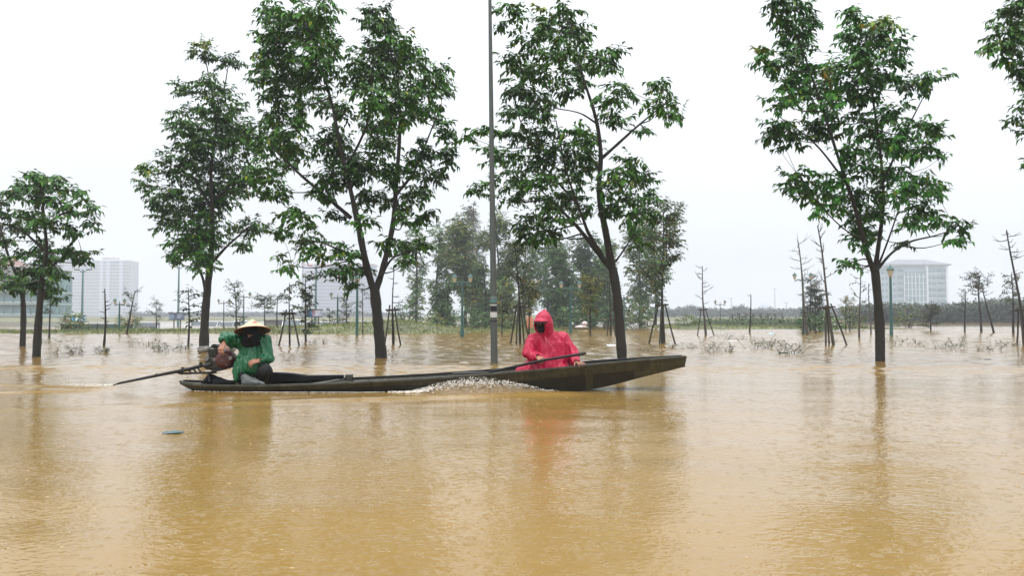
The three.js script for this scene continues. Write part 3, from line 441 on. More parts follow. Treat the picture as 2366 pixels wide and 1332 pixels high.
// ---------- people ----------
function hand(w, d, n, thumb, curl, spread = 0.12, k = 1) { // wrist, palm direction, back-of-hand normal, side the thumb is on, bend of each joint
  d = d.clone().normalize(); n = n.clone().addScaledVector(d, -n.dot(d)).normalize(); const s = d.clone().cross(n); if (s.dot(thumb) < 0) s.negate();
  const seg = [], q = (a, b, c) => w.clone().addScaledVector(d, a * k).addScaledVector(s, b * k).addScaledVector(n, c * k), bend = (v, ang) => d.clone().multiplyScalar(Math.cos(ang)).addScaledVector(n, -Math.sin(ang)).addScaledVector(s, v).normalize();
  for (const b of [-0.026, -0.009, 0.009, 0.026]) seg.push([q(0.005, b * 0.7, 0), q(0.082, b, 0), 0.017 * k, 0.0135 * k]);
  [[-0.031, 0.78], [-0.0105, 0.95], [0.0105, 1], [0.031, 0.92]].forEach(([b, len]) => { let a = q(0.085, b, 0), ang = curl[0], v = spread * b / 0.03; [0.044, 0.028, 0.022].forEach((l, i) => { const e = a.clone().addScaledVector(bend(v, ang), l * len * k); seg.push([a, e, (0.0095 - i * 0.0008) * k, (0.0088 - i * 0.001) * k]); a = e; ang += curl[1 + Math.min(i, 1)] || curl[1]; }); });
  let a = q(0.02, 0.028, -0.004), dir = d.clone().multiplyScalar(0.62).addScaledVector(s, 0.72).addScaledVector(n, -0.3 - curl[0] * 0.25).normalize(); const e = a.clone().addScaledVector(dir, 0.048 * k), f = e.clone().addScaledVector(dir.clone().addScaledVector(d, 0.5).addScaledVector(n, -0.3).normalize(), 0.034 * k); seg.push([a, e, 0.0135 * k, 0.0105 * k], [e, f, 0.0105 * k, 0.0085 * k]);
  const all = seg.flatMap((x) => [x[0], x[1]]), bb = new THREE.Box3().setFromPoints(all).expandByScalar(0.03);
  return net((p) => { let r = 1; for (const x of seg) r = smin(r, cap(p, x[0], x[1], x[2], x[3]), 0.006); return r; }, bb.min, bb.max, 0.0042);
}
function headSdf(c, f, up) { // face looks along f
  const s = up.clone().cross(f).normalize(), q = (a, b, e) => c.clone().addScaledVector(s, a).addScaledVector(up, b).addScaledVector(f, e);
  const skull = q(0, 0.03, -0.012), jaw = q(0, -0.055, 0.03), parts = [[q(0, 0.012, 0.092), q(0, -0.022, 0.112), 0.009, 0.016], [q(-0.05, 0.03, 0.07), q(0.05, 0.03, 0.07), 0.017, 0.017]], ears = [q(-0.082, 0, -0.01), q(0.082, 0, -0.01)], eyes = [q(-0.032, 0.008, 0.088), q(0.032, 0.008, 0.088)], mouth = [q(-0.022, -0.056, 0.09), q(0.022, -0.056, 0.09)], chin = q(0, -0.092, 0.066);
  const fn = (p) => { let r = smin(ell(p, skull, 0.082, 0.095, 0.1), ell(p, jaw, 0.062, 0.075, 0.07), 0.05); r = smin(r, ell(p, chin, 0.024, 0.02, 0.022), 0.03); for (const x of parts) r = smin(r, cap(p, ...x), 0.022); for (const e of ears) r = smin(r, ell(p, e, 0.012, 0.032, 0.02), 0.012); for (const e of eyes) r = smax(r, -(Math.hypot(p[0] - e.x, p[1] - e.y, p[2] - e.z) - 0.017), 0.02); r = smin(r, cap(p, mouth[0], mouth[1], 0.008, 0.008), 0.01); return r; };
  return { fn, q, eyes };
}
const rootBox = (ps, e) => { const b = new THREE.Box3().setFromPoints(ps).expandByScalar(e); return [b.min, b.max]; };
const folds = (p, a, f) => a * (0.6 * n3(p[0] * f, p[1] * f * 0.3, p[2] * f) + 0.3 * n3(p[0] * f * 2.3 + 5, p[1] * f * 0.8, p[2] * f * 2.3)) + a * 0.9 * Math.abs(n3(p[0] * f * 0.8 - 4 + p[1] * 2, p[1] * f * 0.25, p[2] * f * 0.8));

{ // the paddler
  const t = thing('person', 'person in hooded red raincoat, cap and black mask, sitting near the bow', 'person', at(1262, 862, 10.88)), P = own(t);
  const face = V(-0.42, -0.06, 0.9).normalize(), up = V(0.02, 1, 0.06).normalize(); up.addScaledVector(face, -up.dot(face)).normalize();
  const hc = P(1254, 749, 10.84), neck = P(1260, 772, 10.9), chest = P(1262, 795, 10.9), hip = P(1262, 856, 10.92);
  const shR = P(1232, 785, 10.9), elR = P(1222, 817, 10.76), wrR = P(1240, 826, 10.6), shL = P(1302, 784, 10.92), elL = P(1321, 818, 10.86), wrL = P(1331, 836, 10.66);
  const knR = P(1214, 862, 10.74), knL = P(1302, 862, 10.76), ftR = P(1268, 878, 10.72), ftL = P(1252, 880, 10.76);
  const bodyF = (p) => { let r = smin(cap(p, neck, hc, 0.048, 0.055), cap(p, chest, hip, 0.095, 0.12), 0.05); r = smin(r, cap(p, shR, shL, 0.05, 0.05), 0.06); for (const x of [[shR, elR, 0.05, 0.042], [elR, wrR, 0.042, 0.028], [shL, elL, 0.05, 0.042], [elL, wrL, 0.042, 0.028], [hip, knR, 0.085, 0.062], [hip, knL, 0.085, 0.062], [knR, ftR, 0.06, 0.042], [knL, ftL, 0.06, 0.042]]) r = smin(r, cap(p, ...x), 0.04); return r; };
  const head = headSdf(hc, face, up);
  const grip = P(1352, 817, 10.5).sub(P(1100, 864, 11.0)).normalize();
  const hr = hand(wrR, P(1252, 832, 10.51).sub(wrR), V(-0.15, 0.75, 0.65), V(0.3, 0.9, 0.3), [0.75, 1.0], 0.05), hl = hand(wrL, P(1345, 841.5, 10.54).sub(wrL), V(0, 0.9, 0.35), V(-0.3, 0, 0.9), [0.12, 0.28], 0.35);
  const body = part('body', merge([net(bodyF, ...rootBox([hc, hip, knR, knL, shR, elL, wrL, wrR, ftR, ftL], 0.12), 0.02), net(head.fn, ...rootBox([hc], 0.15), 0.006), hr, hl]), M.skin, t);
  for (const e of head.eyes) part('eye', new THREE.SphereGeometry(0.0125, 12, 8).translate(e.x - face.x * 0.006, e.y, e.z - face.z * 0.006), M.black, body);
  part('face_mask', net((p) => { const v = V(p[0], p[1], p[2]).sub(hc), u = v.dot(up), f = v.dot(face); return Math.max(head.fn(p) - 0.009, u + 0.016 - 0.008 * Math.min(1, Math.max(0, f * 10)), -0.115 - u, -(f + 0.005)); }, ...rootBox([hc], 0.16), 0.006), M.blackCloth, t);
  const billC = head.q(0, 0.062, 0.14);
  part('cap_bill', net((p) => { const v = V(p[0], p[1], p[2]).sub(hc), s = v.dot(up.clone().cross(face)), u = v.dot(up), f = v.dot(face), y = u - (0.070 - 0.28 * Math.max(0, f - 0.06) - s * s * 3.2); return Math.max(Math.abs(y) - 0.006, Math.hypot(s / 0.104, Math.max(0, f - 0.05) / 0.155) - 1, -(f - 0.02)); }, ...rootBox([hc, billC], 0.16), 0.005), M.black, t);
  const drape = P(1270, 785, 10.86), peak = head.q(0.004, 0.185, -0.06);
  const hoodF = (p) => {
    const v = V(p[0], p[1], p[2]).sub(hc), sv = up.clone().cross(face), s = v.dot(sv), u = v.dot(up), f = v.dot(face);
    let r = ell(p, head.q(0, 0.025, -0.02), 0.122, 0.15, 0.135); r = smin(r, cap(p, head.q(0, 0.1, -0.03), peak, 0.07, 0.022), 0.05);
    r = smin(r, cap(p, head.q(0, -0.04, -0.04), P(1262, 783, 10.93), 0.125, 0.135), 0.07);
    const y = u - (0.085 - 0.28 * Math.max(0, f - 0.06) - s * s * 3.0), bill = Math.max(Math.abs(y) - 0.008, Math.hypot(s / 0.108, Math.max(0, f - 0.045) / 0.145) - 1, -(f - 0.0));
    const open = Math.max(ell(p, head.q(0, -0.035, 0.16), 0.088, 0.118, 0.2), u - 0.074);
    r = smax(r, -open, 0.02); r = smax(r, -(ell(p, head.q(0, 0.0, -0.005), 0.095, 0.112, 0.10)), 0.012); r = smin(r, bill, 0.02);
    return r + folds(p, 0.006, 16);
  };
  part('hood', net(hoodF, ...rootBox([hc, peak, drape], 0.2), 0.008), M.red, t);
  const tail = P(1203, 868, 10.8), coatF = (p) => {
    let r = cap(p, P(1262, 786, 10.92), P(1262, 850, 10.9), 0.125, 0.215); r = smin(r, cap(p, P(1236, 784, 10.9), P(1296, 785, 10.92), 0.082, 0.084), 0.09);
    r = smin(r, smin(cap(p, shR, elR, 0.078, 0.078), cap(p, elR, wrR, 0.08, 0.058), 0.03), 0.035); r = smin(r, smin(cap(p, shL, elL, 0.084, 0.082), cap(p, elL, wrL, 0.08, 0.056), 0.03), 0.035);
    r = smin(r, smin(cap(p, hip, knR, 0.14, 0.115), cap(p, hip, knL, 0.14, 0.11), 0.08), 0.05); r = smin(r, cap(p, knR, P(1262, 872, 10.72), 0.1, 0.08), 0.06); r = smin(r, cap(p, P(1284, 800, 10.92), P(1296, 838, 10.9), 0.13, 0.14), 0.06); r = smin(r, cap(p, P(1240, 845, 10.85), tail, 0.16, 0.07), 0.06);
    r = smax(r, -cap(p, wrR, P(1252, 832, 10.5), 0.04, 0.05), 0.015); r = smax(r, -cap(p, wrL, P(1345, 846, 10.54), 0.038, 0.05), 0.015);
    return r - 0.012 + folds(p, 0.027, 7);
  };
  part('raincoat', net(coatF, ...rootBox([P(1195, 775, 10.7), P(1338, 878, 10.5), P(1262, 868, 11.1), wrL, knR], 0.13), 0.0115), M.red, t);
  part('drawstring', merge([tube([P(1259, 777, 10.72), P(1261, 783, 10.70), P(1266, 791, 10.685), P(1273, 799, 10.675), P(1280, 805, 10.665)], 0.0035, 6), tube([P(1259, 777, 10.72), P(1262, 790, 10.69), P(1262, 798, 10.68)], 0.0035, 6)]), mat(0.5, 0.1, 0.12, 0.5), t);
  const pd = thing('paddle', 'dark wooden paddle held low by the person in red, its blade resting in the boat', 'paddle', P(1250, 832, 10.5).add(t.position)), Q = own(pd), a = Q(1353, 817, 10.5), b = Q(1250, 834, 10.5), c = Q(1130, 861, 10.72), e = Q(1075, 872, 10.85), dir = e.clone().sub(c).normalize();
  part('shaft', tube([a, b, c], [0.019, 0.018, 0.017], 10), M.black, pd);
  part('blade', tube([c, c.clone().addScaledVector(dir, 0.08), e, e.clone().addScaledVector(dir, 0.18)], [0.016, 0.045, 0.07, 0.05], 12).applyMatrix4(new THREE.Matrix4().makeTranslation(0, c.y, 0).multiply(new THREE.Matrix4().makeScale(1, 0.3, 1)).multiply(new THREE.Matrix4().makeTranslation(0, -c.y, 0))), M.hullDark, pd);
}
{ // the driver
  const t = thing('person', 'person in a green raincoat and conical straw hat kneeling at the stern beside the motor', 'person', at(590, 884, 10.85)), P = own(t);
  const face = V(0.12, -0.32, 0.94).normalize(), up = V(0.03, 0.94, 0.32).normalize();
  const hc = P(580, 772, 10.72), neck = P(582, 789, 10.86), chest = P(585, 808, 10.88), hip = P(592, 850, 10.92);
  const shR = P(557, 788, 10.86), elR = P(524, 783, 10.74), wrR = P(517, 794, 10.66), shL = P(612, 789, 10.86), elL = P(620, 828, 10.8), wrL = P(600, 834, 10.62);
  const knR = P(556, 868, 10.72), knL = P(612, 858, 10.66), ftR = P(566, 886, 11.0), ftL = P(606, 888, 10.95);
  const bodyF = (p) => { let r = smin(cap(p, neck, hc, 0.052, 0.06), cap(p, chest, hip, 0.10, 0.12), 0.06); r = smin(r, cap(p, shR, shL, 0.06, 0.06), 0.06); for (const x of [[shR, elR, 0.048, 0.042], [elR, wrR, 0.042, 0.03], [shL, elL, 0.048, 0.042], [elL, wrL, 0.042, 0.028], [hip, knR, 0.08, 0.06], [hip, knL, 0.08, 0.06], [knR, ftR, 0.058, 0.04], [knL, ftL, 0.058, 0.04]]) r = smin(r, cap(p, ...x), 0.04); return r; };
  const head = headSdf(hc, face, up);
  const hr = hand(wrR, P(512, 806, 10.62).sub(wrR), V(-0.25, 0.35, 0.9), V(0.8, 0, 0.4), [0.5, 0.7], 0.05, 1.08), hl = hand(wrL, P(588, 836, 10.58).sub(wrL), V(0.05, 0.75, 0.65), V(-0.1, 0.9, 0.2), [0.65, 0.8], 0.05, 1.08);
  part('body', merge([net(bodyF, ...rootBox([hc, hip, knR, knL, shR, elL, wrL, wrR, elR, ftR, ftL], 0.12), 0.02), net(head.fn, ...rootBox([hc], 0.15), 0.006), hr, hl]), M.skin, t);
  part('balaclava', net((p) => { const v = V(p[0], p[1], p[2]).sub(hc), u = v.dot(up), f = v.dot(face), s = v.dot(up.clone().cross(face)); let r = head.fn(p) - 0.011; r = smin(r, cap(p, head.q(0, -0.06, -0.01), P(580, 790, 10.8), 0.085, 0.105), 0.05); r = smin(r, cap(p, P(566, 790, 10.8), P(596, 790, 10.8), 0.055, 0.055), 0.05); return smax(r, -Math.max(Math.hypot(s / 0.055, (u - 0.012) / 0.014) - 1, 0.05 - f) * 0.02, 0.004) + folds(p, 0.004, 18); }, ...rootBox([hc, P(560, 795, 10.8), P(600, 795, 10.8)], 0.18), 0.008), M.blackCloth, t);
  const coatF = (p) => {
    let r = cap(p, P(584, 796, 10.9), P(586, 842, 10.86), 0.14, 0.195); r = smin(r, cap(p, P(560, 789, 10.88), P(608, 790, 10.88), 0.078, 0.08), 0.08); r = smin(r, cap(p, P(584, 838, 10.9), P(566, 866, 10.92), 0.17, 0.12), 0.06); r = smin(r, cap(p, P(575, 842, 10.74), P(598, 850, 10.72), 0.10, 0.09), 0.06);
    r = smin(r, smin(cap(p, shR, elR, 0.085, 0.082), cap(p, elR, P(520, 787, 10.69), 0.08, 0.066), 0.03), 0.03); r = smin(r, cap(p, P(552, 792, 10.88), P(535, 796, 10.8), 0.08, 0.05), 0.04); r = smin(r, smin(cap(p, shL, elL, 0.085, 0.075), cap(p, elL, wrL, 0.075, 0.05), 0.03), 0.025);
    r = smin(r, cap(p, P(558, 838, 10.74), P(549, 874, 10.68), 0.085, 0.055), 0.07); r = smax(r, -cap(p, P(590, 796, 10.7), P(598, 836, 10.56), 0.012, 0.012), 0.02);
    r = smax(r, -cap(p, wrR, P(512, 806, 10.6), 0.045, 0.05), 0.015); r = smax(r, -cap(p, wrL, P(586, 837, 10.56), 0.04, 0.045), 0.015);
    return r - 0.012 + folds(p, 0.026, 9);
  };
  part('raincoat', net(coatF, ...rootBox([P(512, 780, 10.6), P(632, 880, 10.55), P(560, 870, 11.08)], 0.12), 0.0115), M.green, t);
  part('trousers', net((p) => { let r = 1; for (const x of [[hip, knR, 0.115, 0.088], [hip, knL, 0.125, 0.1], [knR, ftR, 0.085, 0.06], [knL, ftL, 0.095, 0.065]]) r = smin(r, cap(p, ...x), 0.05); return r + folds(p, 0.012, 11); }, ...rootBox([hip, knR, knL, ftR, ftL], 0.16), 0.013), M.trouser, t);
  part('trouser_hem', net((p) => { let r = cap(p, P(566, 874, 10.6), P(608, 888, 10.52), 0.06, 0.028); r = smin(r, cap(p, P(566, 886, 10.56), P(590, 886, 10.52), 0.05, 0.04), 0.04); return r + folds(p, 0.012, 12); }, ...rootBox([P(566, 874, 10.6), P(608, 888, 10.52)], 0.12), 0.011), M.grey, t, { label: 'grey wet trouser leg folded over the gunwale' });
  const h = thing('conical_hat', 'pale straw conical hat with a red mark, worn low by the driver', 'hat', P(584, 763, 10.74).add(t.position)), pts = [[0.002, 0.155], [0.012, 0.150], [0.04, 0.125], [0.12, 0.066], [0.20, 0.012], [0.238, -0.014], [0.236, -0.019]].map(([x, y]) => new THREE.Vector2(x, y));
  const turn = new THREE.Matrix4().makeRotationFromEuler(new THREE.Euler(-0.27, 0, 0.14, 'ZXY'));
  const weave = texture(128, (u, v) => { const k = 0.82 + 0.12 * Math.sin(v * 2 * Math.PI * 14) + 0.1 * fbm(u, v, 24, 6, 91, 2); return [k, k * 0.98, k * 0.92]; }, true);
  M.hat.map = weave; M.hat.bumpMap = weave; M.hat.bumpScale = 0.003;
  const top = part('cone', new THREE.LatheGeometry(pts, 48).applyMatrix4(turn), M.hat, h);
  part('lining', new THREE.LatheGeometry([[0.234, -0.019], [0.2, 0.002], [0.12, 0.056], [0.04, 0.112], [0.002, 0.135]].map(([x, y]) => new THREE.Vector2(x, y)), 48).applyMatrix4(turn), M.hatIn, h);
  const rim = []; for (let i = 0; i <= 40; i++) { const a = i / 40 * 2 * Math.PI; rim.push(V(0.237 * Math.cos(a), -0.017, 0.237 * Math.sin(a))); } part('rim', tube(rim, 0.006, 5, false).applyMatrix4(turn), M.hatRim, h);
  // the red mark printed on the straw: a small patch that lies on the cone
  const mp = [], mi = [], q = (a, s) => { const r = lerp(0.075, 0.135, s), y = lerp(0.0985, 0.0565, s) + 0.003; return [r * Math.cos(a), y, r * Math.sin(a)]; }; for (let i = 0; i <= 8; i++) for (const s of [0.1 + 0.12 * Math.sin(i * 2.1), 0.9 - 0.14 * Math.cos(i * 1.7)]) mp.push(...q(0.62 + i * 0.075, s)); for (let i = 0; i < 8; i++) { const a = i * 2; mi.push(a, a + 1, a + 2, a + 1, a + 3, a + 2); }
  part('red_mark', geo(mp, null, mp.filter((_, i) => i % 3 < 2), mi).applyMatrix4(turn), mat(0.6, 0.05, 0.09, 0.5, { side: THREE.DoubleSide }), top);
}

// ---------- lamp pole between the trees ----------
{
  const b = onWater(1142, 840), t = thing('lamp_pole', 'tall grey steel lamp pole with pasted bands, standing beside the tree behind the paddler', 'lamp pole', b), D = -b.z, s = D / FOCAL, p = own(t);
  const r = (y) => lerp(8.2, 3.6, clamp((840 - y) / 900)) * s, c = (y) => p(lerp(1142, 1132, (840 - y) / 840), y, D);
  const ys = [860, 840, 700, 500, 250, 0, -150, -330]; part('pole', tube(ys.map(c), ys.map(r), 14), M.pole, t);
  part('lamp_arm', tube([c(-325), c(-330).add(V(0.5, 0.25, 0)), c(-330).add(V(1.3, 0.4, 0))], 0.03, 8), M.pole, t); part('lamp_head', box(0.6, 0.1, 0.22, c(-330).x + 1.5, c(-330).y + 0.42, c(-330).z, 0.04), M.pole, t);
  const band = (name, y0, y1, m, k) => part(name, tube([c(y0), c(y1)], [r(y0) + k, r(y1) + k], 16), m, t);
  band('teal_band', 700, 685, mat(0.07, 0.15, 0.14, 0.6), 0.004); band('clamp', 690, 687, M.metal, 0.010); band('white_band', 707, 704, mat(0.4, 0.4, 0.38, 0.6), 0.004); band('dark_band', 719, 709, M.black, 0.004); band('paper_notice', 734, 722, mat(0.45, 0.45, 0.42, 0.7), 0.004); band('clamp', 743, 741, M.blackSteel, 0.01);
}

// ---------- far buildings ----------
const glassFar = mat(0.10, 0.17, 0.18, 0.25), wallPale = mat(0.50, 0.51, 0.56, 0.85, { map: mottle }), wallGreen = mat(0.16, 0.24, 0.20, 0.8, { map: mottle }), wallGrey = mat(0.24, 0.24, 0.225, 0.85, { map: mottle }), roofRed = mat(0.27, 0.15, 0.13, 0.8), roofGrey = mat(0.16, 0.16, 0.18, 0.8), slab = mat(0.66, 0.66, 0.69, 0.8), winDark = mat(0.13, 0.15, 0.18, 0.35);
function hipRoof(w, d, h, over, x, y, z, ridge = 0.4) { const a = w / 2 + over, b = d / 2 + over, r = a * ridge; return geo([-a, 0, b, a, 0, b, a, 0, -b, -a, 0, -b, -r, h, 0, r, h, 0, -a, -0.25, b, a, -0.25, b, a, -0.25, -b, -a, -0.25, -b].map((q, i) => q + [x, y, z][i % 3]), null, Array(20).fill(0).map((_, i) => (i % 7) / 7), [0, 1, 5, 0, 5, 4, 1, 2, 5, 2, 3, 4, 2, 4, 5, 3, 0, 4, 6, 7, 1, 6, 1, 0, 7, 8, 2, 7, 2, 1, 8, 9, 3, 8, 3, 2, 9, 6, 0, 9, 0, 3, 9, 8, 7, 9, 7, 6]).toNonIndexed(); }
const roofGeo = (...a) => flat(hipRoof(...a));
const pxAt = (px, d) => (px - 1183) * d / FOCAL, yAt = (py, d) => EYE + (732 - py) * d / FOCAL;
function block(name, label, px0, px1, top, d, depth, wall, group) {
  const x0 = pxAt(px0, d), x1 = pxAt(px1, d), h = yAt(top, d), t = thing(name, label, 'building', V((x0 + x1) / 2, 0, -d), group);
  part('wall', box(x1 - x0, h + 0.6, depth, 0, (h - 0.6) / 2, -depth / 2), wall, t);
  return { t, w: x1 - x0, h, d, X: (px) => pxAt(px, d) - (x0 + x1) / 2, Y: (py) => yAt(py, d) };
}
{ // long tower block of many storeys
  const b = block('tower_block', 'long pale high-rise block with many storey ledges, faded by the rain', 108, 299, 603, 700, 17, mat(0.44, 0.45, 0.50, 0.85, { map: mottle })), n = 17, sh = b.h / n;
  for (let k = 1; k <= n; k++) part('storey_ledge', box(b.w + 0.6, 0.5, 1.2, 0, k * sh, 0.3), slab, b.t);
  const win = []; for (let k = 0; k < n; k++) for (let c = 0; c < 30; c++) { if (hash(k, c, 5) < 0.12) continue; win.push(box(1.7, sh * 0.42, 0.3, -b.w / 2 + (c + 0.5) * b.w / 30, (k + 0.45) * sh, 0.15)); }
  part('window', merge(win), mat(0.30, 0.33, 0.37, 0.5), b.t, { kind: 'stuff' });
  for (const px of [235, 250, 280]) part('stair_bay', box(3.2, b.h, 0.5, b.X(px), b.h / 2, 0.5), mat(0.45, 0.47, 0.56, 0.8), b.t);
  part('parapet', box(b.w * 0.8, 1.6, 8, 4, b.h + 0.8, -8), slab, b.t); part('roof_house', box(12, 2, 8, b.X(245), b.h + 2.4, -8), mat(0.45, 0.40, 0.42, 0.8), b.t);
}
{
  const b = block('tower_block', 'plain lilac-grey slab building with a thin reddish roof edge behind the forked tree', 697, 862, 613, 620, 16, mat(0.33, 0.34, 0.42, 0.85, { map: mottle })), n = 15, sh = b.h / n;
  part('roof_edge', box(b.w + 1, 1.0, 21, 0, b.h + 0.5, -10), mat(0.38, 0.24, 0.27, 0.8), b.t); part('corner_strip', box(8, b.h, 0.6, -b.w / 2 + 6, b.h / 2, 0.3), mat(0.50, 0.50, 0.56, 0.8), b.t);
  const win = []; for (let k = 0; k < n; k++) for (let c = 0; c < 22; c++) win.push(box(2.0, sh * 0.35, 0.2, -b.w / 2 + 10 + (c + 0.5) * (b.w - 12) / 22, (k + 0.5) * sh, 0.1)); part('window', merge(win), mat(0.36, 0.38, 0.46, 0.5), b.t, { kind: 'stuff' });
}
{ // building at the picture's edge, behind the two slender trees
  const b = block('building', 'grey and green flat-fronted building with a reddish roof behind the slender trees', -90, 96, 618, 200, 13.6, wallGreen);
  part('upper_wall', box(b.w + 0.3, 4.8, 0.4, 0, b.h - 2.4, 0.2), wallGrey, b.t); part('roof', roofGeo(b.w * 0.34, 12, 3.0, 0.8, -b.w * 0.16, b.h, -6.8, 0.5), roofRed, b.t);
  for (let k = 0; k < 3; k++) part('storey_ledge', box(b.w + 0.6, 0.4, 1.0, 0, 1.2 + k * 3.1, 0.5), mat(0.30, 0.36, 0.33, 0.8), b.t);
  for (let k = 0; k < 3; k++) for (let c = 0; c < 9; c++) { const f = part('window', box(1.7, 1.5, 0.3, -b.w / 2 + (c + 0.5) * b.w / 9, 2.5 + k * 3.1, 0.12), glassFar, b.t); part('window_sill', box(1.9, 0.14, 0.3, -b.w / 2 + (c + 0.5) * b.w / 9, 1.68 + k * 3.1, 0.25), slab, f); }
  part('side_wall', box(0.4, b.h - 2.2, 13.4, b.w / 2 + 0.1, (b.h - 2.2) / 2 - 0.3, -6.8), mat(0.16, 0.30, 0.29, 0.6, { map: mottle }), b.t); part('cornice', box(b.w + 1, 0.5, 14.4, 0, b.h, -6.8), slab, b.t);
  for (let k = 0; k < 3; k++) { part('storey_ledge', box(0.5, 0.4, 13.4, b.w / 2 + 0.35, 1.2 + k * 3.1, -6.8), mat(0.32, 0.42, 0.40, 0.8), b.t); for (let c = 0; c < 4; c++) part('window', box(0.3, 1.5, 1.9, b.w / 2 + 0.3, 2.6 + k * 3.1, -1.9 - c * 3.2), glassFar, b.t); }
}
{ // office with the wide hipped roof
  const b = block('office_building', 'seven-storey office with a wide hipped roof and glazed middle bay, between the thin lamps', 2072, 2190, 613, 480, 26, mat(0.36, 0.43, 0.48, 0.8, { map: mottle })), sh = b.h / 8.5;
  part('roof', roofGeo(b.w, 26, 4.0, 2.0, 0, b.h + 0.4, -13, 0.5), roofGrey, b.t); part('cornice', box(b.w + 2.6, 0.8, 28.6, 0, b.h, -13), slab, b.t);
  const cx = b.X(2114), cw = b.X(2140) - b.X(2088), bay = part('glazed_bay', box(cw, b.h * 0.8, 1.0, cx, b.h * 0.44, 0.3), mat(0.12, 0.21, 0.23, 0.3), b.t);
  for (let k = 0; k < 8; k++) part('spandrel', box(cw + 0.1, 0.8, 0.3, cx, sh * (k + 0.6), 0.95), mat(0.30, 0.38, 0.40, 0.6), bay); for (let k = 0; k <= 6; k++) part('mullion', box(0.35, b.h * 0.8, 0.3, cx - cw / 2 + cw * k / 6, b.h * 0.44, 0.99), slab, bay);
  for (let k = 1; k < 8; k++) for (const px of [2077, 2083, 2148, 2158, 2168, 2176, 2184]) { const w = part('window', box(1.9, sh * 0.5, 0.3, b.X(px), sh * (k + 0.55), 0.15), glassFar, b.t); if (k % 2) part('window_sill', box(2.2, 0.3, 0.4, b.X(px), sh * (k + 0.25), 0.2), slab, w); }
  for (let k = 1; k < 8; k++) for (let q = 0; q < 5; q++) part('window', box(0.3, sh * 0.5, 2.6, -b.w / 2 - 0.05, sh * (k + 0.55), -3 - q * 5), glassFar, b.t);
  for (const px of [2144, 2190]) part('pilaster', box(1.2, b.h, 0.8, b.X(px) - 0.7, b.h / 2, 0.4), slab, b.t);
}
{ // low sheds and houses
  const b = block('warehouse', 'long low grey warehouse seen between the driver and the forked tree', 505, 705, 722, 640, 30, mat(0.33, 0.34, 0.36, 0.85)); part('roof', roofGeo(b.w, 30, 1.6, 0.8, 0, b.h, -15, 0.85), mat(0.30, 0.31, 0.33, 0.7), b.t); for (let k = 0; k < 10; k++) part('door_bay', box(3.4, 2.6, 0.4, -b.w / 2 + (k + 0.5) * b.w / 10, 1.5, 0.2), mat(0.22, 0.24, 0.27, 0.7), b.t);
  const c = block('warehouse', 'low pale shed beyond the car park next to the high-rise block', 316, 470, 727, 620, 24, mat(0.42, 0.43, 0.45, 0.85)); part('roof', roofGeo(c.w, 24, 1.3, 0.6, 0, c.h, -12, 0.85), mat(0.36, 0.38, 0.4, 0.7), c.t); for (let k = 0; k < 8; k++) part('door_bay', box(3, 1.9, 0.4, -c.w / 2 + (k + 0.5) * c.w / 8, 1, 0.2), mat(0.25, 0.27, 0.3, 0.7), c.t);
  const d = block('shed', 'small dark flat-roofed shed just behind the conical hat', 612, 676, 741, 92, 4, mat(0.17, 0.18, 0.17, 0.85)); part('roof', box(d.w + 0.3, 0.08, 4.4, 0, d.h + 0.04, -2), roofGrey, d.t); part('shutter', box(1.4, d.h - 0.1, 0.1, 0.4, d.h / 2 - 0.05, 0.03), mat(0.12, 0.13, 0.14, 0.6), d.t);
  const e = block('house', 'pale house with a low hipped roof above the far treeline', 1756, 1792, 718, 420, 9, mat(0.5, 0.5, 0.5, 0.85)); part('roof', roofGeo(e.w, 9, 3.2, 0.8, 0, e.h, -4.5, 0.45), mat(0.30, 0.31, 0.35, 0.8), e.t); for (const q of [-2.6, 0, 2.6]) part('window', box(1.2, 1.2, 0.2, q, e.h - 1.6, 0.1), winDark, e.t);
  { const t = thing('slatted_shelter', 'dark low shelter with a flat roof and railings standing in the flood', 'shelter', V(pxAt(1748, 88), 0, -88)), w = pxAt(1800, 88) - pxAt(1695, 88), y = (q) => yAt(q, 88), pm = mat(0.11, 0.115, 0.10, 0.8);
    part('roof', box(w, 0.10, 2.4, 0, y(725), 0, 0.02), mat(0.14, 0.14, 0.135, 0.7), t); for (let k = 0; k <= 6; k++) for (const z of [-1.1, 1.1]) part('post', box(0.1, y(725) + 0.7, 0.1, -w / 2 + 0.1 + k * (w - 0.2) / 6, (y(725) - 0.7) / 2 - 0.05, z), pm, t);
    for (const q of [731, 736, 741]) for (const z of [-1.1, 1.1]) part('rail', box(w, 0.09, 0.05, 0, y(q), z + 0.08), pm, t); part('back_board', box(w - 0.3, 0.75, 0.05, 0, 0.36, -0.9), mat(0.10, 0.10, 0.09, 0.8), t); }
  { const t = thing('site_hoarding', 'dull green site hoarding along the far bank below the high-rise block', 'fence', V(pxAt(228, 59), 0, -59)), w = pxAt(312, 59) - pxAt(146, 59), n = 8; for (let k = 0; k < n; k++) { part('panel', box(w / n - 0.03, 0.95, 0.04, -w / 2 + (k + 0.5) * w / n, -0.03 + 0.012 * Math.sin(k * 5), 0.01 * Math.sin(k * 3)), mat(0.075 + 0.012 * Math.sin(k * 2.3), 0.145, 0.125, 0.6, { map: streaky }), t); part('post', box(0.05, 1.05, 0.05, -w / 2 + k * w / n, -0.02, 0.05), M.blackSteel, t); } }
}

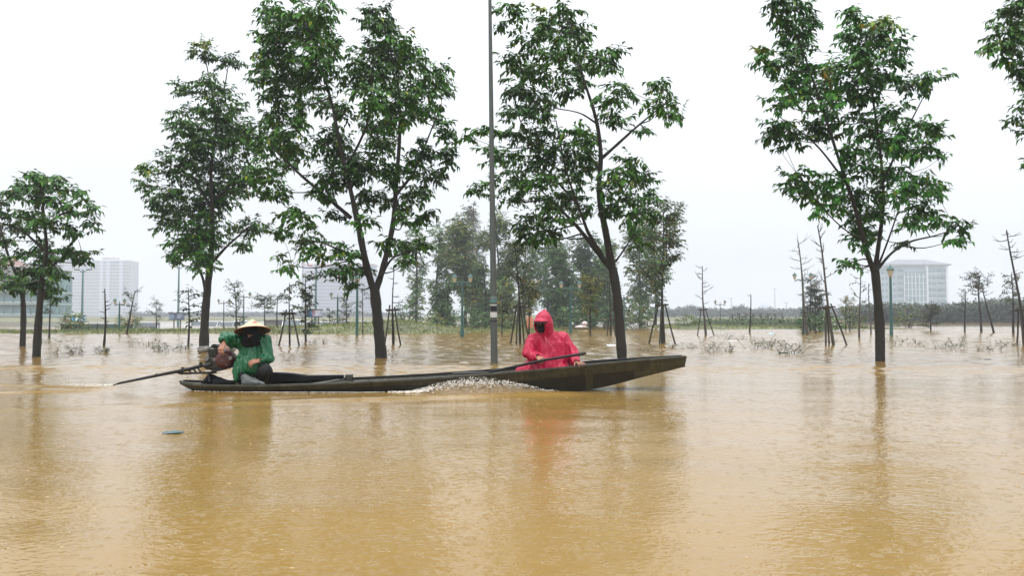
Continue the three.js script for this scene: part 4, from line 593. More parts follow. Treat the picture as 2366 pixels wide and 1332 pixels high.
// ---------- billboards, lamps ----------
function billboard(label, px, py0, py1, wpx, d, cols) {
  const t = thing('billboard', label, 'billboard', V(pxAt(px, d), 0, -d), 'billboards beyond the far bank'), w = wpx * d / FOCAL, y0 = yAt(py1, d), y1 = yAt(py0, d);
  const cv = document.createElement('canvas'); cv.width = 128; cv.height = 64; const x = cv.getContext('2d'); x.fillStyle = cols[0]; x.fillRect(0, 0, 128, 64); x.fillStyle = cols[1]; x.fillRect(0, 0, 46, 64); x.fillStyle = cols[2]; x.beginPath(); x.moveTo(40, 0); x.lineTo(76, 0); x.lineTo(58, 64); x.lineTo(46, 64); x.fill(); x.fillStyle = cols[3]; for (let k = 0; k < 4; k++) x.fillRect(70, 10 + k * 12, 46 - k * 7, 5);
  const tx = new THREE.CanvasTexture(cv); tx.colorSpace = THREE.SRGBColorSpace;
  const panel = part('panel', box(w, y1 - y0, 0.12, 0, (y0 + y1) / 2, 0.1), new THREE.MeshPhysicalMaterial({ map: tx, roughness: 0.6 }), t); part('frame', merge([box(w + 0.12, 0.07, 0.2, 0, y1, 0.1), box(w + 0.12, 0.07, 0.2, 0, y0, 0.1)]), M.blackSteel, panel);
  part('post', bar(V(-w * 0.22, -0.8, 0), V(-w * 0.22, y1 - 0.1, 0), 0.06), M.pole, t); part('post', bar(V(w * 0.22, -0.8, 0), V(w * 0.22, y1 - 0.1, 0), 0.06), M.pole, t);
}
billboard('blue and red advertisement board on posts beside a thin street light', 729, 716, 733, 34, 74, ['#8f95a8', '#3d6a9c', '#8f7078', '#c6c6d0']);
billboard('grey-blue advertisement board between a street light and a bare sapling', 411, 724, 739, 34, 74, ['#59677c', '#73819a', '#4a566a', '#a9b2c0']);
billboard('pale blue board below the street light in front of the high-rise block', 184, 730, 744, 34, 74, ['#9cc0d6', '#5d9cc4', '#dce8ee', '#6f8fa6']);
function lantern(x, y, z, k, t, head) { // a park lantern: cap, glass, collar
  const l = new THREE.LatheGeometry([[0.001, -0.30], [0.07, -0.30], [0.09, -0.24], [0.15, 0.02], [0.15, 0.04], [0.001, 0.04]].map(([a, b]) => new THREE.Vector2(a * k, b * k)), 10).translate(x, y, z), c = new THREE.LatheGeometry([[0.19, 0.03], [0.19, 0.06], [0.10, 0.17], [0.04, 0.21], [0.03, 0.28], [0.001, 0.32]].map(([a, b]) => new THREE.Vector2(a * k, b * k)), 10).translate(x, y, z);
  const g = part('lantern', l, M.cream, t); part('lantern_cap', c, head, g);
}
function parkLamp(label, px, py, top, kind, o = {}) {
  const b = onWater(px, py), d = -b.z, h = yAt(top, d), t = thing('park_lamp', label, 'street lamp', b, 'teal park lamps'), k = o.k || 1, m = o.m || M.teal, r = o.r || 0.045;
  part('post', tube([V(0, -0.7, 0), V(0, 0.25, 0), V(0, 0.3, 0), V(0, h * 0.6, 0), V(0, h, 0)], [0.1 * k, 0.1 * k, r * 1.5, r * 1.15, r], 10), m, t); part('base_collar', new THREE.CylinderGeometry(0.09 * k, 0.12 * k, 0.25, 10).translate(0, 0.2, 0), m, t);
  if (kind === 'single') lantern(0, h + 0.3 * k, 0, 1.3 * k, t, m);
  else { const a = o.arm || 0.5; part('cross_arm', tube([V(-a, h - 0.05, 0), V(-a * 0.5, h + 0.04, 0), V(0, h - 0.02, 0), V(a * 0.5, h + 0.04, 0), V(a, h - 0.05, 0)], 0.03, 7), m, t); for (const s of [-1, 1]) lantern(s * a, h + (o.hang ? -0.1 : 0.28) * k, 0, k * 0.8, t, m); part('finial', new THREE.ConeGeometry(0.05, 0.3, 8).translate(0, h + 0.15, 0), m, t); }
}
parkLamp('teal lamp with one large lantern next to the office with the hipped roof', 2059, 776, 637, 'single', { k: 0.85, r: 0.06 });
parkLamp('teal lamp post under the hanging leaves of the forked tree', 825, 777, 655, 'single', { k: 0.7, r: 0.055 });
parkLamp('twin lantern lamp in front of the lilac-grey slab building', 780, 769, 690, 'twin', { k: 0.8, arm: 0.42 });
parkLamp('slim twin lantern lamp right above the conical hat brim', 563, 766, 688, 'twin', { k: 0.8, arm: 0.42, r: 0.035 });
parkLamp('farther of the twin lantern lamps behind the driver, paler and smaller', 517, 763, 702, 'twin', { k: 0.7, arm: 0.4, r: 0.03, m: M.pole });
parkLamp('cream twin lantern lamp against the eucalyptus grove', 1068, 779, 655, 'twin', { k: 0.95, arm: 0.4, r: 0.05 });
parkLamp('twin lantern lamp behind the hooded paddler, before the dark grove', 1318, 771, 668, 'twin', { k: 1, arm: 0.55, r: 0.045 });
parkLamp('twin lantern lamp overgrown by a bare sapling near the dark thicket', 1856, 772, 648, 'twin', { k: 0.9, arm: 0.48, r: 0.05 });
parkLamp('teal lamp in front of the high-rise block with a leaning sapling', 276, 770, 705, 'twin', { k: 0.8, arm: 0.3 });
parkLamp('thin twin lamp beside the tall staked sapling at the grove edge', 1442, 768, 690, 'twin', { k: 0.7, arm: 0.3, r: 0.03 });
parkLamp('small far twin lamp between the staked bare sapling and the broken stump', 1664, 757, 705, 'twin', { k: 0.9, arm: 0.45, r: 0.03, m: M.pole });
function streetLight(label, px, top, d, red) {
  const t = thing('street_light', label, 'street light', V(pxAt(px, d), 0, -d), 'tall street lights on the far road'), h = yAt(top, d), m = mat(0.09, 0.17, 0.165, 0.5);
  part('post', tube([V(0, -0.8, 0), V(0, h * 0.5, 0), V(0, h, 0)], [0.13, 0.10, 0.07], 9), m, t);
  for (const s of [-1, 1]) { part('arm', tube([V(0, h - 0.25, 0), V(s * 0.35, h - 0.05, 0), V(s * 0.75, h, 0)], 0.03, 6), m, t); part('lamp_head', box(0.5, 0.09, 0.2, s * 0.62, h + 0.02, 0, 0.03, [0, 0, s * 0.06]), red ? mat(0.4, 0.13, 0.12, 0.5) : M.pole, t); } part('ring', new THREE.TorusGeometry(0.22, 0.03, 5, 12).rotateX(Math.PI / 2).translate(0, h - 0.2, 0), m, t);
}
streetLight('tall street light rising in front of the high-rise block', 191, 624, 76); streetLight('tall street light just by the narrow tree behind the driver', 413, 616, 78); streetLight('tall street light with reddish lamp heads before the lilac-grey building', 730, 615, 76, true);
for (const [px, top, d, l] of [[1790, 668, 330, 'faint thin mast above the pale hipped-roof house'], [1689, 690, 300, 'faint far street light over the flat treeline'], [1816, 700, 280, 'faint far street light near the dark thicket'], [2112, 690, 230, 'pale far street light in front of the office building']]) streetLight(l, px, top, d);

// ---------- flooded cars ----------
const carGlass = mat(0.03, 0.04, 0.045, 0.12);
function car(name, label, px, roofY, d, paint, o = {}) {
  const w = o.w || 1.72, H = o.h || 1.48, L0 = o.l || 4.2, t = thing(name, label, o.cat || 'car', V(pxAt(px, d), yAt(roofY, d) - H, -d), 'flooded parked cars'); t.rotation.y = o.turn || 0;
  const sh = (pts, dep) => { const s = new THREE.Shape(pts.map(([x, y]) => new THREE.Vector2(x, y))); return new THREE.ExtrudeGeometry(s, { depth: dep - 0.12, bevelEnabled: true, bevelSize: 0.06, bevelThickness: 0.06, bevelSegments: 3 }).translate(0, 0, -(dep - 0.12) / 2).rotateY(-Math.PI / 2); };
  const a = L0 / 2, hood = H * 0.60;
  part('body', sh([[-a, 0.32], [a, 0.32], [a, hood * 0.8], [a * 0.93, hood - 0.02], [a * 0.45, hood + 0.03], [-a * 0.75, hood + 0.04], [-a, hood - 0.05]], w), paint, t);
  const cb = part('cabin', sh([[a * 0.44, hood], [a * 0.12, H - 0.07], [-a * 0.45, H - 0.07], [o.van ? -a * 0.95 : -a * 0.78, hood]], w - 0.18), carGlass, t);
  part('roof', sh([[a * 0.10, H - 0.10], [a * 0.05, H - 0.03], [-a * 0.40, H - 0.03], [-a * 0.47, H - 0.10]], w - 0.24), paint, cb);
  for (const s of [-1, 1]) { part('pillar', bar(V(s * (w / 2 - 0.12), hood, a * 0.47), V(s * (w / 2 - 0.16), H - 0.06, a * 0.13), 0.035), paint, cb); part('headlight', new THREE.SphereGeometry(0.12, 10, 6).scale(1.3, 0.7, 0.5).translate(s * (w / 2 - 0.26), hood * 0.78, a + 0.02), M.white, t); part('mirror', box(0.2, 0.12, 0.1, s * (w / 2 + 0.06), hood + 0.1, a * 0.36, 0.03), paint, t); }
  for (const sx of [-1, 1]) for (const sz of [-1, 1]) part('wheel', new THREE.CylinderGeometry(0.31, 0.31, 0.2, 16).rotateZ(Math.PI / 2).translate(sx * (w / 2 - 0.08), 0.31, sz * a * 0.62), M.black, t);
}
const paintW = mat(0.72, 0.72, 0.73, 0.25, { clearcoat: 0.6 }), paintS = mat(0.36, 0.35, 0.36, 0.3, { clearcoat: 0.5 }), paintD = mat(0.12, 0.11, 0.11, 0.3, { clearcoat: 0.5 });
car('parked_car', 'silver-grey car half under water beside the end of the green hoarding', 340, 746, 58, paintS, { w: 1.9, h: 1.62, turn: 0.35, l: 3.6 });
car('parked_car', 'white sport utility car, the highest of the flooded cars, beside the staked sapling', 676, 740, 72, paintW, { w: 1.88, h: 1.7, turn: 0.2, l: 4.4 });
[[462, 0.1, 'first flooded white car to the right of the narrow tree trunk'], [495, -0.1, 'second flooded white car after the narrow tree trunk'], [528, 0.05, 'third flooded white car after the narrow tree trunk'], [557, 0.15, 'flooded white car partly covered by the conical hat'], [720, 0, 'flooded white car just below the blue and red board'], [752, 0.12, 'flooded white car between the blue and red board and the twin lamp'], [787, -0.1, 'flooded white car behind the foot of the twin lamp'], [838, 0.08, 'flooded white car nearest the trunk of the forked tree']].forEach(([px, turn, l], i) => car('parked_car', l, px, 742.5 + (i % 3), 84 + i % 2, i % 4 === 2 ? paintS : paintW, { turn, l: 4 }));

// ---------- staked saplings ----------
function sapling(label, px, py, top, o = {}) {
  const b = onWater(px, py), d = -b.z, k = d / FOCAL, t = thing('sapling', label, 'sapling', b, 'young planted trees beyond the boat'), h = yAt(top, d), lean = (o.lean || 0) * k, r = (o.r || 4) * 0.8 * k, n = 10, pts = [], rad = [], ph = rr(0, 6), kink = o.kink === undefined ? 0.06 : o.kink, bark = o.pale ? M.barkPale : M.bark;
  for (let i = 0; i <= n; i++) { const q = i / n; pts.push(V(lean * q + kink * h * 0.25 * Math.sin(q * 5 + ph) * q, lerp(-0.6, h, q), 0.05 * h * Math.sin(q * 4 + ph * 2) * q)); rad.push(r * lerp(1, 0.28, Math.pow(q, 0.75)) * rr(0.9, 1.1)); }
  const trunk = part('trunk', tube(pts, rad, 8), bark, t), cv = new THREE.CatmullRomCurve3(pts), lv = new Leaves(), nt = o.twigs === undefined ? 9 : o.twigs, tint = o.tint || [0.05, 0.075, 0.03];
  for (let i = 0; i < nt; i++) {
    const q = lerp(o.from || 0.5, 1, Math.pow((i + rnd() * 0.6) / nt, 0.8)), p = cv.getPoint(clamp(q)), az = rr(0, 6.28), l = (o.spread || 24) * k * rr(0.45, 1.1) * (1.25 - 0.5 * q), up = o.up === undefined ? 0.45 : o.up;
    const e = p.clone().add(V(Math.cos(az) * l, l * up * rr(0.2, 1.7), Math.sin(az) * l)), m = p.clone().lerp(e, 0.5).add(V(rr(-0.1, 0.1) * l, -l * rr(0, 0.16), 0)), w = curve([p, m, e], 5), br = Math.min(r * 0.4, 0.018);
    const fork = [tube(w, w.map((_, j) => lerp(br, 0.005, j / 5)), 5)]; for (let j = 0; j < 2; j++) { const s = w[1 + Math.floor(rnd() * 3)], g = s.clone().add(e.clone().sub(p).multiplyScalar(rr(0.2, 0.5))).add(V(rr(-0.25, 0.25) * l, rr(-0.05, 0.4) * l, rr(-0.25, 0.25) * l)); fork.push(tube([s, g], [br * 0.6, 0.004], 4)); }
    part('branch', merge(fork), bark, trunk);
    if (o.leaf) { const c = Math.round(o.leaf * 6); for (let j = 0; j < c; j++) spray(lv, p.clone().lerp(e, rr(0.3, 1.05)).add(dirRand().multiplyScalar(l * 0.2)), e.clone().sub(p).normalize().addScaledVector(dirRand(), 0.7).normalize(), o.size || 0.16, tint.map((x) => x * rr(0.8, 1.2)), 6); }
  }
  if (lv.n) part('foliage', lv.build(), M.leaf, t);
  if (o.stakes) {
    const hs = o.stakeH || Math.min(1.35, h * 0.55), R = (o.stakeR || 26) * k, c = cv.getPoint(clamp((hs + 0.6) / (h + 0.6))), st = o.stakes, off = rr(0.2, 0.5);
    for (let i = 0; i < st; i++) { const az = off + i / st * 6.283, f = V(Math.cos(az) * R, -0.5, Math.sin(az) * R * 0.9), m = c.clone().add(V(Math.cos(az) * 0.1, rr(-0.05, 0.1), Math.sin(az) * 0.1)); part('stake', tube([f, f.clone().lerp(m, 0.5).add(V(rr(-0.03, 0.03), 0, 0)), m], [0.034, 0.031, 0.026], 7), M.stake, t); }
    const y = hs * 0.93, w = 0.24; part('cross_bar', merge([bar(V(c.x - w, y, 0.1), V(c.x + w, y + 0.02, 0.1), 0.028), bar(V(c.x - w, y - 0.03, -0.1), V(c.x + w, y, -0.1), 0.028), bar(V(c.x + 0.08, y, -w), V(c.x + 0.08, y, w), 0.028)]), M.stake, t);
  }
}
sapling('bushy-topped staked sapling in front of the grove edge, tallest of the staked ones', 1530, 795, 490, { r: 5, stakes: 4, stakeH: 1.55, twigs: 34, from: 0.42, spread: 62, up: 0.75, leaf: 2.0, size: 0.17, tint: [0.085, 0.125, 0.05], stakeR: 38, lean: 2 });
sapling('staked sapling with a thin dark trunk directly beside the lamp pole', 1203, 795, 560, { r: 4.5, stakes: 4, stakeH: 1.5, twigs: 16, spread: 28, leaf: 0.8, lean: -10, stakeR: 30 });
sapling('bare staked sapling with a side twig next to the bushy-topped one', 1632, 776, 615, { r: 4, stakes: 4, stakeH: 1.5, twigs: 11, spread: 32, lean: -12, pale: true, stakeR: 24 });
sapling('bare broken-topped staked sapling between the dark thicket and the many-stemmed tree', 1930, 798, 520, { r: 6, stakes: 3, stakeH: 1.45, twigs: 13, spread: 36, lean: -38, pale: true, stakeR: 34, kink: 0.12, up: 0.8 });
sapling('bare sapling with wide thin twigs standing in front of the dark thicket', 1868, 774, 555, { r: 5, stakes: 3, twigs: 14, spread: 38, lean: -24, pale: true, kink: 0.1 });
sapling('leaning bare sapling with curved twigs at the picture edge, staked', 2372, 797, 530, { r: 6, stakes: 3, twigs: 10, spread: 60, lean: -34, from: 0.75, stakeR: 30, kink: 0.02, up: 0.1 });
sapling('slim bare sapling with crossed stakes next to the forked tree trunk', 909, 797, 612, { r: 3.6, stakes: 3, twigs: 8, spread: 26, lean: -2, stakeR: 28, up: 0.1 });
sapling('slim staked sapling between the driver and the white sport utility car', 669, 799, 655, { r: 3.6, stakes: 3, twigs: 9, spread: 16, lean: 0, stakeR: 34, leaf: 0.3 });
sapling('knotty sapling between the grey-blue board and the narrow tree trunk', 434, 800, 668, { r: 4.4, twigs: 12, spread: 17, lean: 4, leaf: 0.25 });
sapling('dark sapling in front of the green hoarding', 239, 800, 668, { r: 5, twigs: 9, spread: 16, lean: 6, up: 0.3 });
sapling('thin crooked sapling leaning over the teal lamp by the high-rise block', 290, 772, 672, { r: 4, twigs: 9, spread: 24, lean: 20, leaf: 0.3 });
sapling('feathery small sapling beside the silver-grey flooded car', 362, 764, 694, { r: 2.4, twigs: 16, spread: 18, leaf: 0.6, from: 0.25, size: 0.13 });
sapling('feathery tall sapling left of the conical hat', 547, 775, 655, { r: 3.4, twigs: 22, spread: 20, leaf: 0.5, lean: -6, from: 0.3 });
sapling('small flat-crowned sapling behind the driver shoulder', 612, 768, 684, { r: 2.6, twigs: 14, spread: 28, leaf: 1.1, from: 0.6, up: 0.3 });
sapling('thin sapling with long drooping tips near the dark shed', 641, 770, 684, { r: 3, twigs: 9, spread: 28, leaf: 0.3, from: 0.8, up: 0.2 });
sapling('feathery sapling before the blue and red board', 706, 792, 640, { r: 4, twigs: 22, spread: 18, leaf: 0.8, from: 0.25 });
sapling('little sapling with leafy whorls between two twin lamps', 800, 769, 693, { r: 3, twigs: 18, spread: 18, leaf: 0.7, from: 0.25, tint: [0.06, 0.08, 0.03] });
sapling('thin pale sapling close to the trunk of the forked tree', 838, 773, 664, { r: 3, twigs: 8, spread: 14, leaf: 0.25, pale: true });
sapling('low bushy sapling on the bank in front of the lilac-grey building', 762, 763, 716, { r: 2, twigs: 12, spread: 14, leaf: 0.7, from: 0.2 });
sapling('sapling with yellowish leaves behind the paddler hood', 1222, 778, 655, { r: 3.5, twigs: 22, spread: 24, leaf: 1.1, from: 0.45, tint: [0.11, 0.13, 0.03] });
sapling('yellow-green leafy sapling before the dark grove', 1364, 776, 640, { r: 3.5, twigs: 24, spread: 26, leaf: 1.3, from: 0.45, tint: [0.12, 0.145, 0.03] });
sapling('thin dark sapling beside the leaning tree trunk, with low stakes', 1411, 776, 640, { r: 3.4, twigs: 7, spread: 16, leaf: 0.4, stakes: 3, stakeR: 14, stakeH: 0.9 });
sapling('small sapling between the lamp pole and the thin staked sapling', 1160, 778, 690, { r: 2.6, twigs: 10, spread: 16, leaf: 0.7 });
sapling('broken stump of a sapling with one short arm before the slatted shelter', 1731, 770, 680, { r: 3.6, twigs: 1, spread: 16, from: 0.96, lean: 4, kink: 0.02 });
sapling('bare forked sapling between the thicket and the many-stemmed tree', 1984, 781, 612, { r: 4, twigs: 9, spread: 26, lean: 4, pale: true, leaf: 0.15 });
sapling('short yellow-leaved sapling by the bare broken-topped sapling', 1954, 763, 690, { r: 2.4, twigs: 12, spread: 20, leaf: 0.8, from: 0.6, tint: [0.13, 0.14, 0.04] });
sapling('thin leafless sapling next to the many-stemmed tree trunk', 2011, 772, 655, { r: 3, twigs: 10, spread: 14, pale: true });
sapling('round-topped sapling in front of the far woodland', 2266, 768, 638, { r: 4.4, twigs: 24, spread: 34, leaf: 0.7, from: 0.7, tint: [0.05, 0.06, 0.035] });
sapling('slanting bare sapling crossing the woodland, beside the round-topped one', 2300, 770, 652, { r: 4, twigs: 8, spread: 26, lean: -30, from: 0.7, kink: 0.02 });
sapling('straight thin sapling at the near end of the far woodland', 2229, 767, 668, { r: 3.4, twigs: 8, spread: 14, leaf: 0.3 });
sapling('sapling with level leafy tiers near the picture edge', 2340, 771, 632, { r: 4.2, twigs: 16, spread: 30, leaf: 0.6, from: 0.55, up: 0.1, tint: [0.06, 0.075, 0.035] });
sapling('small sapling standing under the office building, in leaf', 2150, 765, 706, { r: 3, twigs: 20, spread: 20, leaf: 1.0, from: 0.3, tint: [0.05, 0.068, 0.036] });
sapling('bare thin sapling against the tall building behind the two slender trees', 115, 782, 650, { r: 3.6, twigs: 12, spread: 14, leaf: 0.5 });
[[1872, 762, 640, 'tallest sapling of the dark thicket'], [1884, 764, 662, 'middle sapling of the dark thicket, leafy from the foot'], [1896, 762, 684, 'shortest sapling of the dark thicket']].forEach(([px, py, top, l]) => sapling(l, px, py, top, { r: 3.4, twigs: 30, spread: 20, leaf: 1.2, from: 0.15, tint: [0.035, 0.05, 0.026] }));

// ---------- the grove, shrubs and woodland ----------
function groveTree(label, px, top, d, wpx, o = {}) {
  const k = d / FOCAL, x = pxAt(px, d), b = V(x, landHeight(x, -d) - 0.1, -d), t = thing('grove_tree', label, 'tree', b, 'trees of the grove'), h = yAt(top, d) - b.y, W = wpx * k, lead = o.lead || 2, crown = new THREE.Group(); crown.name = 'crown';
  const tint = o.tint || [0.055, 0.085, 0.05], pts = [], n = 8, sway = rr(-0.3, 0.3); for (let i = 0; i <= n; i++) pts.push(V(sway * Math.sin(i * 0.6) * W * 0.2, h * i / n * 0.96 - (i ? 0 : 0.4), 0.2 * Math.sin(i)));
  const trunk = part('trunk', tube(pts, pts.map((_, i) => lerp((o.r || 3.6) * k, 0.03, i / n)), 8), o.pale ? M.barkPale : M.bark, t); t.add(crown);
  const cv = new THREE.CatmullRomCurve3(pts), from = o.from || 0.22, N = o.n || Math.round(h * 0.95);
  for (let i = 0; i < N; i++) {
    const q = lerp(from, 1.0, (i + 0.5 * rnd()) / N), az = rr(0, 6.28), shape = o.shape === 'full' ? Math.sin(Math.PI * clamp((q - from) / (1.08 - from) * 0.85 + 0.12)) : 0.75 + 0.3 * Math.sin(q * 11 + px), R = W * 0.5 * shape, p = cv.getPoint(clamp(q * 0.98)), c = p.clone().add(V(Math.cos(az) * R * rr(0.3, 0.9), rr(-0.2, 0.4), Math.sin(az) * R * rr(0.3, 0.9)));
    const r = W * rr(0.26, 0.44) * (1.05 - 0.22 * q), v = rr(0.75, 1.25);
    part('leaf_clump', clumpGeo(c, r, r * rr(0.8, 1.3), r, { tint: tint.map((a) => a * v), cover: (o.cover || 1.7) * 1.5, size: o.size || 0.27 }), M.leaf, crown);
    const w = curve([cv.getPoint(clamp(q * 0.98 - 0.08)), p.clone().lerp(c, 0.6), c], 4); part('branch', tube(w, [0.05, 0.04, 0.03, 0.02, 0.01], 5), M.bark, trunk);
  }
}
const GG = [0.075, 0.150, 0.036], GD = [0.045, 0.100, 0.022], GO = [0.090, 0.132, 0.030];
groveTree('grove tree at the outer end towards the forked tree, thin and open', 962, 505, 85, 64, { tint: GG, cover: 1.0 });
groveTree('second grove tree from the outer end, slim with a broken outline', 1012, 508, 88, 74, { tint: GG, cover: 1.2 });
groveTree('tall pale feathery grove tree whose wispy top overtops its neighbours', 1092, 458, 108, 80, { tint: [0.12, 0.15, 0.11], cover: 1.0 });
groveTree('broad dense grove tree just beside the lamp pole, farther from the paddler', 1075, 510, 80, 92, { tint: GO, cover: 2.0 });
groveTree('grove tree directly behind the lamp pole with a tapering top', 1150, 486, 82, 88, { tint: GO, cover: 2.0 });
groveTree('grove tree behind the thin staked sapling, lower and open', 1212, 540, 86, 80, { tint: GG, cover: 1.3 });
groveTree('bluish grove tree above the paddler hood', 1262, 548, 93, 84, { tint: [0.065, 0.135, 0.055], cover: 1.5 });
groveTree('dark dense grove tree just past the paddler hood', 1304, 560, 77, 90, { tint: GD, cover: 2.4, from: 0.06 });
groveTree('dark grove tree behind the yellow-green sapling', 1352, 530, 85, 92, { tint: GD, cover: 2.2, from: 0.1 });
groveTree('grove tree beside the leaning tree trunk', 1402, 545, 88, 86, { tint: GG, cover: 1.8, from: 0.1 });
groveTree('open grove tree on the far side of the leaning trunk, pale stemmed', 1478, 500, 76, 92, { tint: [0.07, 0.125, 0.04], cover: 1.3, from: 0.18 });
groveTree('slender grove tree half hidden by the bushy-topped staked sapling', 1512, 486, 82, 72, { tint: GG, cover: 1.1, from: 0.3 });
groveTree('short dark grove tree filling the middle of the grove', 1120, 600, 74, 84, { tint: GD, cover: 2.2, from: 0.05 });
groveTree('short shrubby grove tree near the cream twin lamp', 1034, 640, 71, 80, { tint: GD, cover: 1.8, from: 0.05 });
groveTree('short shrubby grove tree behind the sapling with yellowish leaves', 1180, 640, 71, 74, { tint: GO, cover: 1.8, from: 0.05 });
function shrub(label, px, py, d, w, h, tint, o = {}) {
  const k = d / FOCAL, x = pxAt(px, d), b = V(x, Math.max(0, landHeight(x, -d)) - 0.05, -d), t = thing('shrub', label, 'shrub', b, 'shrubs on the far bank'), W = w * k, H = h * k;
  const lv = new Leaves(), st = [], n = o.n || 60; for (let i = 0; i < n; i++) { const a = rr(0, 6.28), R = W * 0.5 * Math.sqrt(rnd()), p = V(Math.cos(a) * R, H * Math.pow(rnd(), 0.7) * (1 - 0.55 * (R / (W * 0.5)) ** 2), Math.sin(a) * R); spray(lv, p, V(Math.cos(a), 0.5, Math.sin(a)).addScaledVector(dirRand(), 0.6).normalize(), o.size || 0.22, tint.map((q) => q * rr(0.75, 1.3)), 7); if (i % 6 === 0) st.push(bar(V(0, -0.3, 0), p, 0.015, 5)); }
  part('stem', merge(st), M.bark, t); part('foliage', lv.build(), M.leaf, t);
}
shrub('rounded shrub at the outer foot of the grove', 940, 760, 62, 62, 68, GD, { n: 120 }); shrub('low olive shrub under the open grove trees', 1000, 764, 60, 70, 40, GO, { n: 90 }); shrub('dense dark undergrowth bush below the cream twin lamp', 1092, 764, 60, 90, 60, GD, { n: 150 }); shrub('olive undergrowth bush between lamp pole and paddler', 1180, 764, 60, 80, 44, GO, { n: 110 });
shrub('dark undergrowth bush just past the paddler shoulder', 1330, 762, 62, 100, 62, GD, { n: 150 }); shrub('bush against the leaning tree trunk, lower part', 1400, 762, 62, 80, 60, GD, { n: 120 }); shrub('green bush beside the foot of the bushy-topped sapling', 1468, 764, 58, 60, 62, [0.06, 0.10, 0.03], { n: 110 }); shrub('small bush between the staked bare sapling and the bushy-topped one', 1585, 757, 66, 40, 30, GO);
shrub('bush at the foot of the dark thicket', 1893, 768, 52, 80, 50, GD, { n: 120 }); shrub('leafy shrub in front of the woodland beside the many-stemmed tree', 1962, 764, 58, 62, 62, GO, { n: 90, size: 0.18 }); shrub('thin shrub under the office building, nearest the teal lantern lamp', 2100, 762, 70, 60, 60, GO, { n: 70 }); shrub('small shrub on the bank by the silver-grey car', 300, 768, 55, 50, 40, GO); shrub('leafy shrub by the foot of the farther slender tree', 170, 774, 50, 40, 46, GO);
function woods(name, label, px0, px1, d, topFn, depth, tint, size, count) { // a far wood that reads as one mass
  const lv = new Leaves();
  for (let i = 0; i < count; i++) { const px = rr(px0, px1), z = d + depth * rnd(), x = pxAt(px, z), top = yAt(topFn(px), d) * (0.86 + 0.22 * n2(px * 0.09, z * 0.3)) + 0.6 * n2(px * 0.3, z), y = top * Math.pow(rnd(), 0.55), a = V(rr(-1, 1), rr(-0.2, 0.9), rr(-0.2, 1)).normalize(); const v = rr(0.7, 1.3); lv.leaf(V(x, y, -z), a, V(rr(-0.5, 0.5), 1, rr(-0.3, 0.8)).normalize(), size * rr(0.7, 1.4), size * rr(0.5, 0.9), tint.map((c) => c * v)); }
  setting(name, lv.build(), M.leaf, 'stuff', label);
}
woods('woodland', 'dark far woodland along the flood behind the office building side', 1950, 2480, 130, (px) => profile([[1950, 712], [2020, 705], [2100, 705], [2180, 706], [2250, 698], [2330, 690], [2400, 690], [2480, 690]], px), 14, [0.075, 0.092, 0.058], 0.55, 26000);
woods('treeline', 'pale far treeline fading into the rain', 1500, 1990, 300, (px) => 717 - 7 * Math.abs(n2(px * 0.03, 3)) - 9 * Math.exp(-(((px - 1600) / 14) ** 2)) - 8 * Math.exp(-(((px - 1706) / 16) ** 2)), 30, [0.06, 0.072, 0.058], 0.9, 16000);
woods('treeline', 'faint far treeline behind the flooded car park', 300, 960, 420, (px) => 724 - 4 * Math.abs(n2(px * 0.03, 9)), 30, [0.05, 0.058, 0.055], 1.1, 9000);
woods('hedge', 'low green hedge and reeds before the slatted shelter', 1600, 1910, 76, (px) => 746 - 4 * Math.abs(n2(px * 0.06, 21)), 8, [0.075, 0.11, 0.045], 0.24, 6000);

// ---------- half-drowned brush and drifting things ----------
function brush(label, px, py, w, h, n, tint) {
  const b = onWater(px, py), k = -b.z / FOCAL, t = thing('drowned_shrub', label, 'shrub', b, 'half drowned brush in the flood'), lv = new Leaves(), st = [];
  for (let i = 0; i < n; i++) { const x = rr(-0.5, 0.5) * w * k, z = rr(-0.5, 0.5) * w * k * 0.8, H = h * k * rr(0.4, 1), p = V(x, -0.15, z), e = V(x + rr(-1, 1) * H * 1.1, H * rr(0.5, 1), z + rr(-0.6, 0.6) * H), m = p.clone().lerp(e, 0.5).add(V(rr(-0.05, 0.05), 0.03, 0)), c = curve([p, m, e], 4); if (i % 2 === 0) st.push(tube(c, [0.006, 0.006, 0.005, 0.004, 0.003], 4)); for (let j = 0; j < 7; j++) { const q = c[1 + Math.floor(rr(0.5, 3.99))]; lv.leaf(q, V(rr(-1, 1), rr(-0.2, 0.5), rr(-1, 1)).normalize(), V(0, 1, 0.2).normalize(), rr(0.08, 0.18), rr(0.02, 0.045), tint.map((a) => a * rr(0.7, 1.3)), 0.3); } }
  part('stem', merge(st), M.stake, t); part('foliage', lv.build(), M.dryLeaf, t);
}
const OL = [0.075, 0.085, 0.03], BR = [0.10, 0.08, 0.04];
